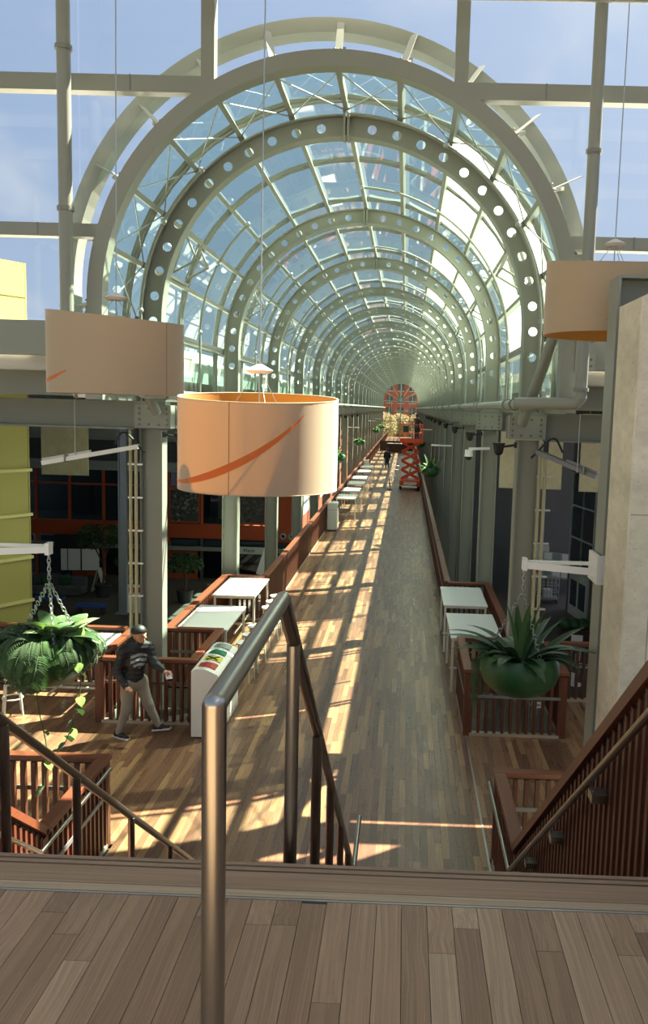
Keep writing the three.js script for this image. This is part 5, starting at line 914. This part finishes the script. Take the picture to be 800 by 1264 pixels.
  const ct = thing('court_table', 'round white cafe table among the court chairs', 'table', [5.4, GROUND, -30]); part(ct, 'top', new THREE.CylinderGeometry(.45, .45, .03, 28).translate(0, .73, 0), M.white); part(ct, 'stem', rod([0, 0, 0], [0, .72, 0], .035, 10), M.galv); part(ct, 'foot', new THREE.CylinderGeometry(.28, .3, .03, 24).translate(0, .015, 0), M.galv);
  const bench = thing('planter_box', 'timber planter box with low shrubs before the window wall', 'planter', [7.4, GROUND, -35.5]); part(bench, 'box', rbox(1.6, .6, .8, .03, 0, .3, 0), M.stringer); part(bench, 'shrubs', [0, 1, 2, 3].map((i) => new THREE.IcosahedronGeometry(.35, 2).scale(1, .8, 1).translate(-.55 + i * .36, .75, 0)), M.leafDark);
}
// ---------------------------------------------------------------- outside the end window
{
  const z = ZEND - 34, o = thing('brick_house', 'orange brick house seen through the arched end window', 'house', [-4, GROUND - .2, z]);
  part(o, 'walls', lim(-9, 7, 0, 15.5, -6, 0), M.brick); part(o, 'roof', bar([-9.5, 16, -3], [7.5, 16, -3], 7, 1), M.greyClad);
  for (let i = 0; i < 6; i++) for (let j = 0; j < 5; j++) { const w = part(o, 'window', lim(-8 + i * 2.5, -6.6 + i * 2.5, 8 + j * 2.6 - 5, 9.6 + j * 2.6 - 5, -.05, .04), M.blueGlass); part(w, 'window_frame', [lim(-8.08 + i * 2.5, -6.52 + i * 2.5, 7.9 + j * 2.6 - 5, 8.0 + j * 2.6 - 5, -.05, .1), lim(-7.34 + i * 2.5, -7.26 + i * 2.5, 8 + j * 2.6 - 5, 9.6 + j * 2.6 - 5, -.04, .07)], M.plaster); }
  const pt = thing('pale_building', 'pale tower block beside the brick house', 'building', [8.2, GROUND - .2, z - 6]); part(pt, 'walls', lim(-3.4, 6, 0, 17, -6, 0), M.plaster); for (let j = 0; j < 5; j++) for (let i = 0; i < 3; i++) part(pt, 'window', lim(-2.6 + i * 2.6, -1.2 + i * 2.6, 2 + j * 3, 3.6 + j * 3, -.04, .03), M.blueGlass);
  const tree = (x, zz, h, r, mat, label) => { const t = thing('autumn_tree', label, 'tree', [x, GROUND - .2, zz], 0, 'autumn trees outside the end window'); part(t, 'trunk', [rod([0, 0, 0], [.1, h * .6, 0], .22, 8, .1), rod([.05, h * .35, 0], [r * .5, h * .75, .2], .09, 6, .04), rod([.05, h * .4, 0], [-r * .5, h * .8, 0], .09, 6, .04)], M.treeBark);
    const p = []; for (let i = 0; i < 2600; i++) { const a = rnd() * 6.28, e = rr(-1, 1), q = r * Math.cbrt(rr(.15, 1)), c = V(Math.cos(a) * q * Math.sqrt(1 - e * e), h * .68 + e * q * .9, Math.sin(a) * q * Math.sqrt(1 - e * e)), u = V(rr(-1, 1), rr(-1, 1), rr(-1, 1)).multiplyScalar(.28), v = V(rr(-1, 1), rr(-1, 1), rr(-1, 1)).multiplyScalar(.28); p.push(...c.clone().add(u).toArray(), ...c.clone().add(v).toArray(), ...c.clone().sub(u).toArray()); }
    const g = new THREE.BufferGeometry(); g.setAttribute('position', new THREE.Float32BufferAttribute(p, 3)); g.computeVertexNormals(); stuffPart(t, 'foliage', g, mat); };
  const am = leafMat('#93885f', .95, .35), bm = leafMat('#8f7a58', .95, .35);
  tree(-4.6, ZEND - 16, 9, 3.0, am, 'autumn tree with yellow brown leaves outside the end window'); tree(2.9, ZEND - 18, 9.2, 2.9, bm, 'autumn tree with yellow brown leaves outside the end window'); tree(-1.2, ZEND - 27, 9.4, 2.4, am, 'autumn tree with yellow brown leaves outside the end window'); tree(6, ZEND - 24, 9, 3, bm, 'autumn tree with yellow brown leaves outside the end window');
}
shadows(scene);
renderer.render(scene, camera);
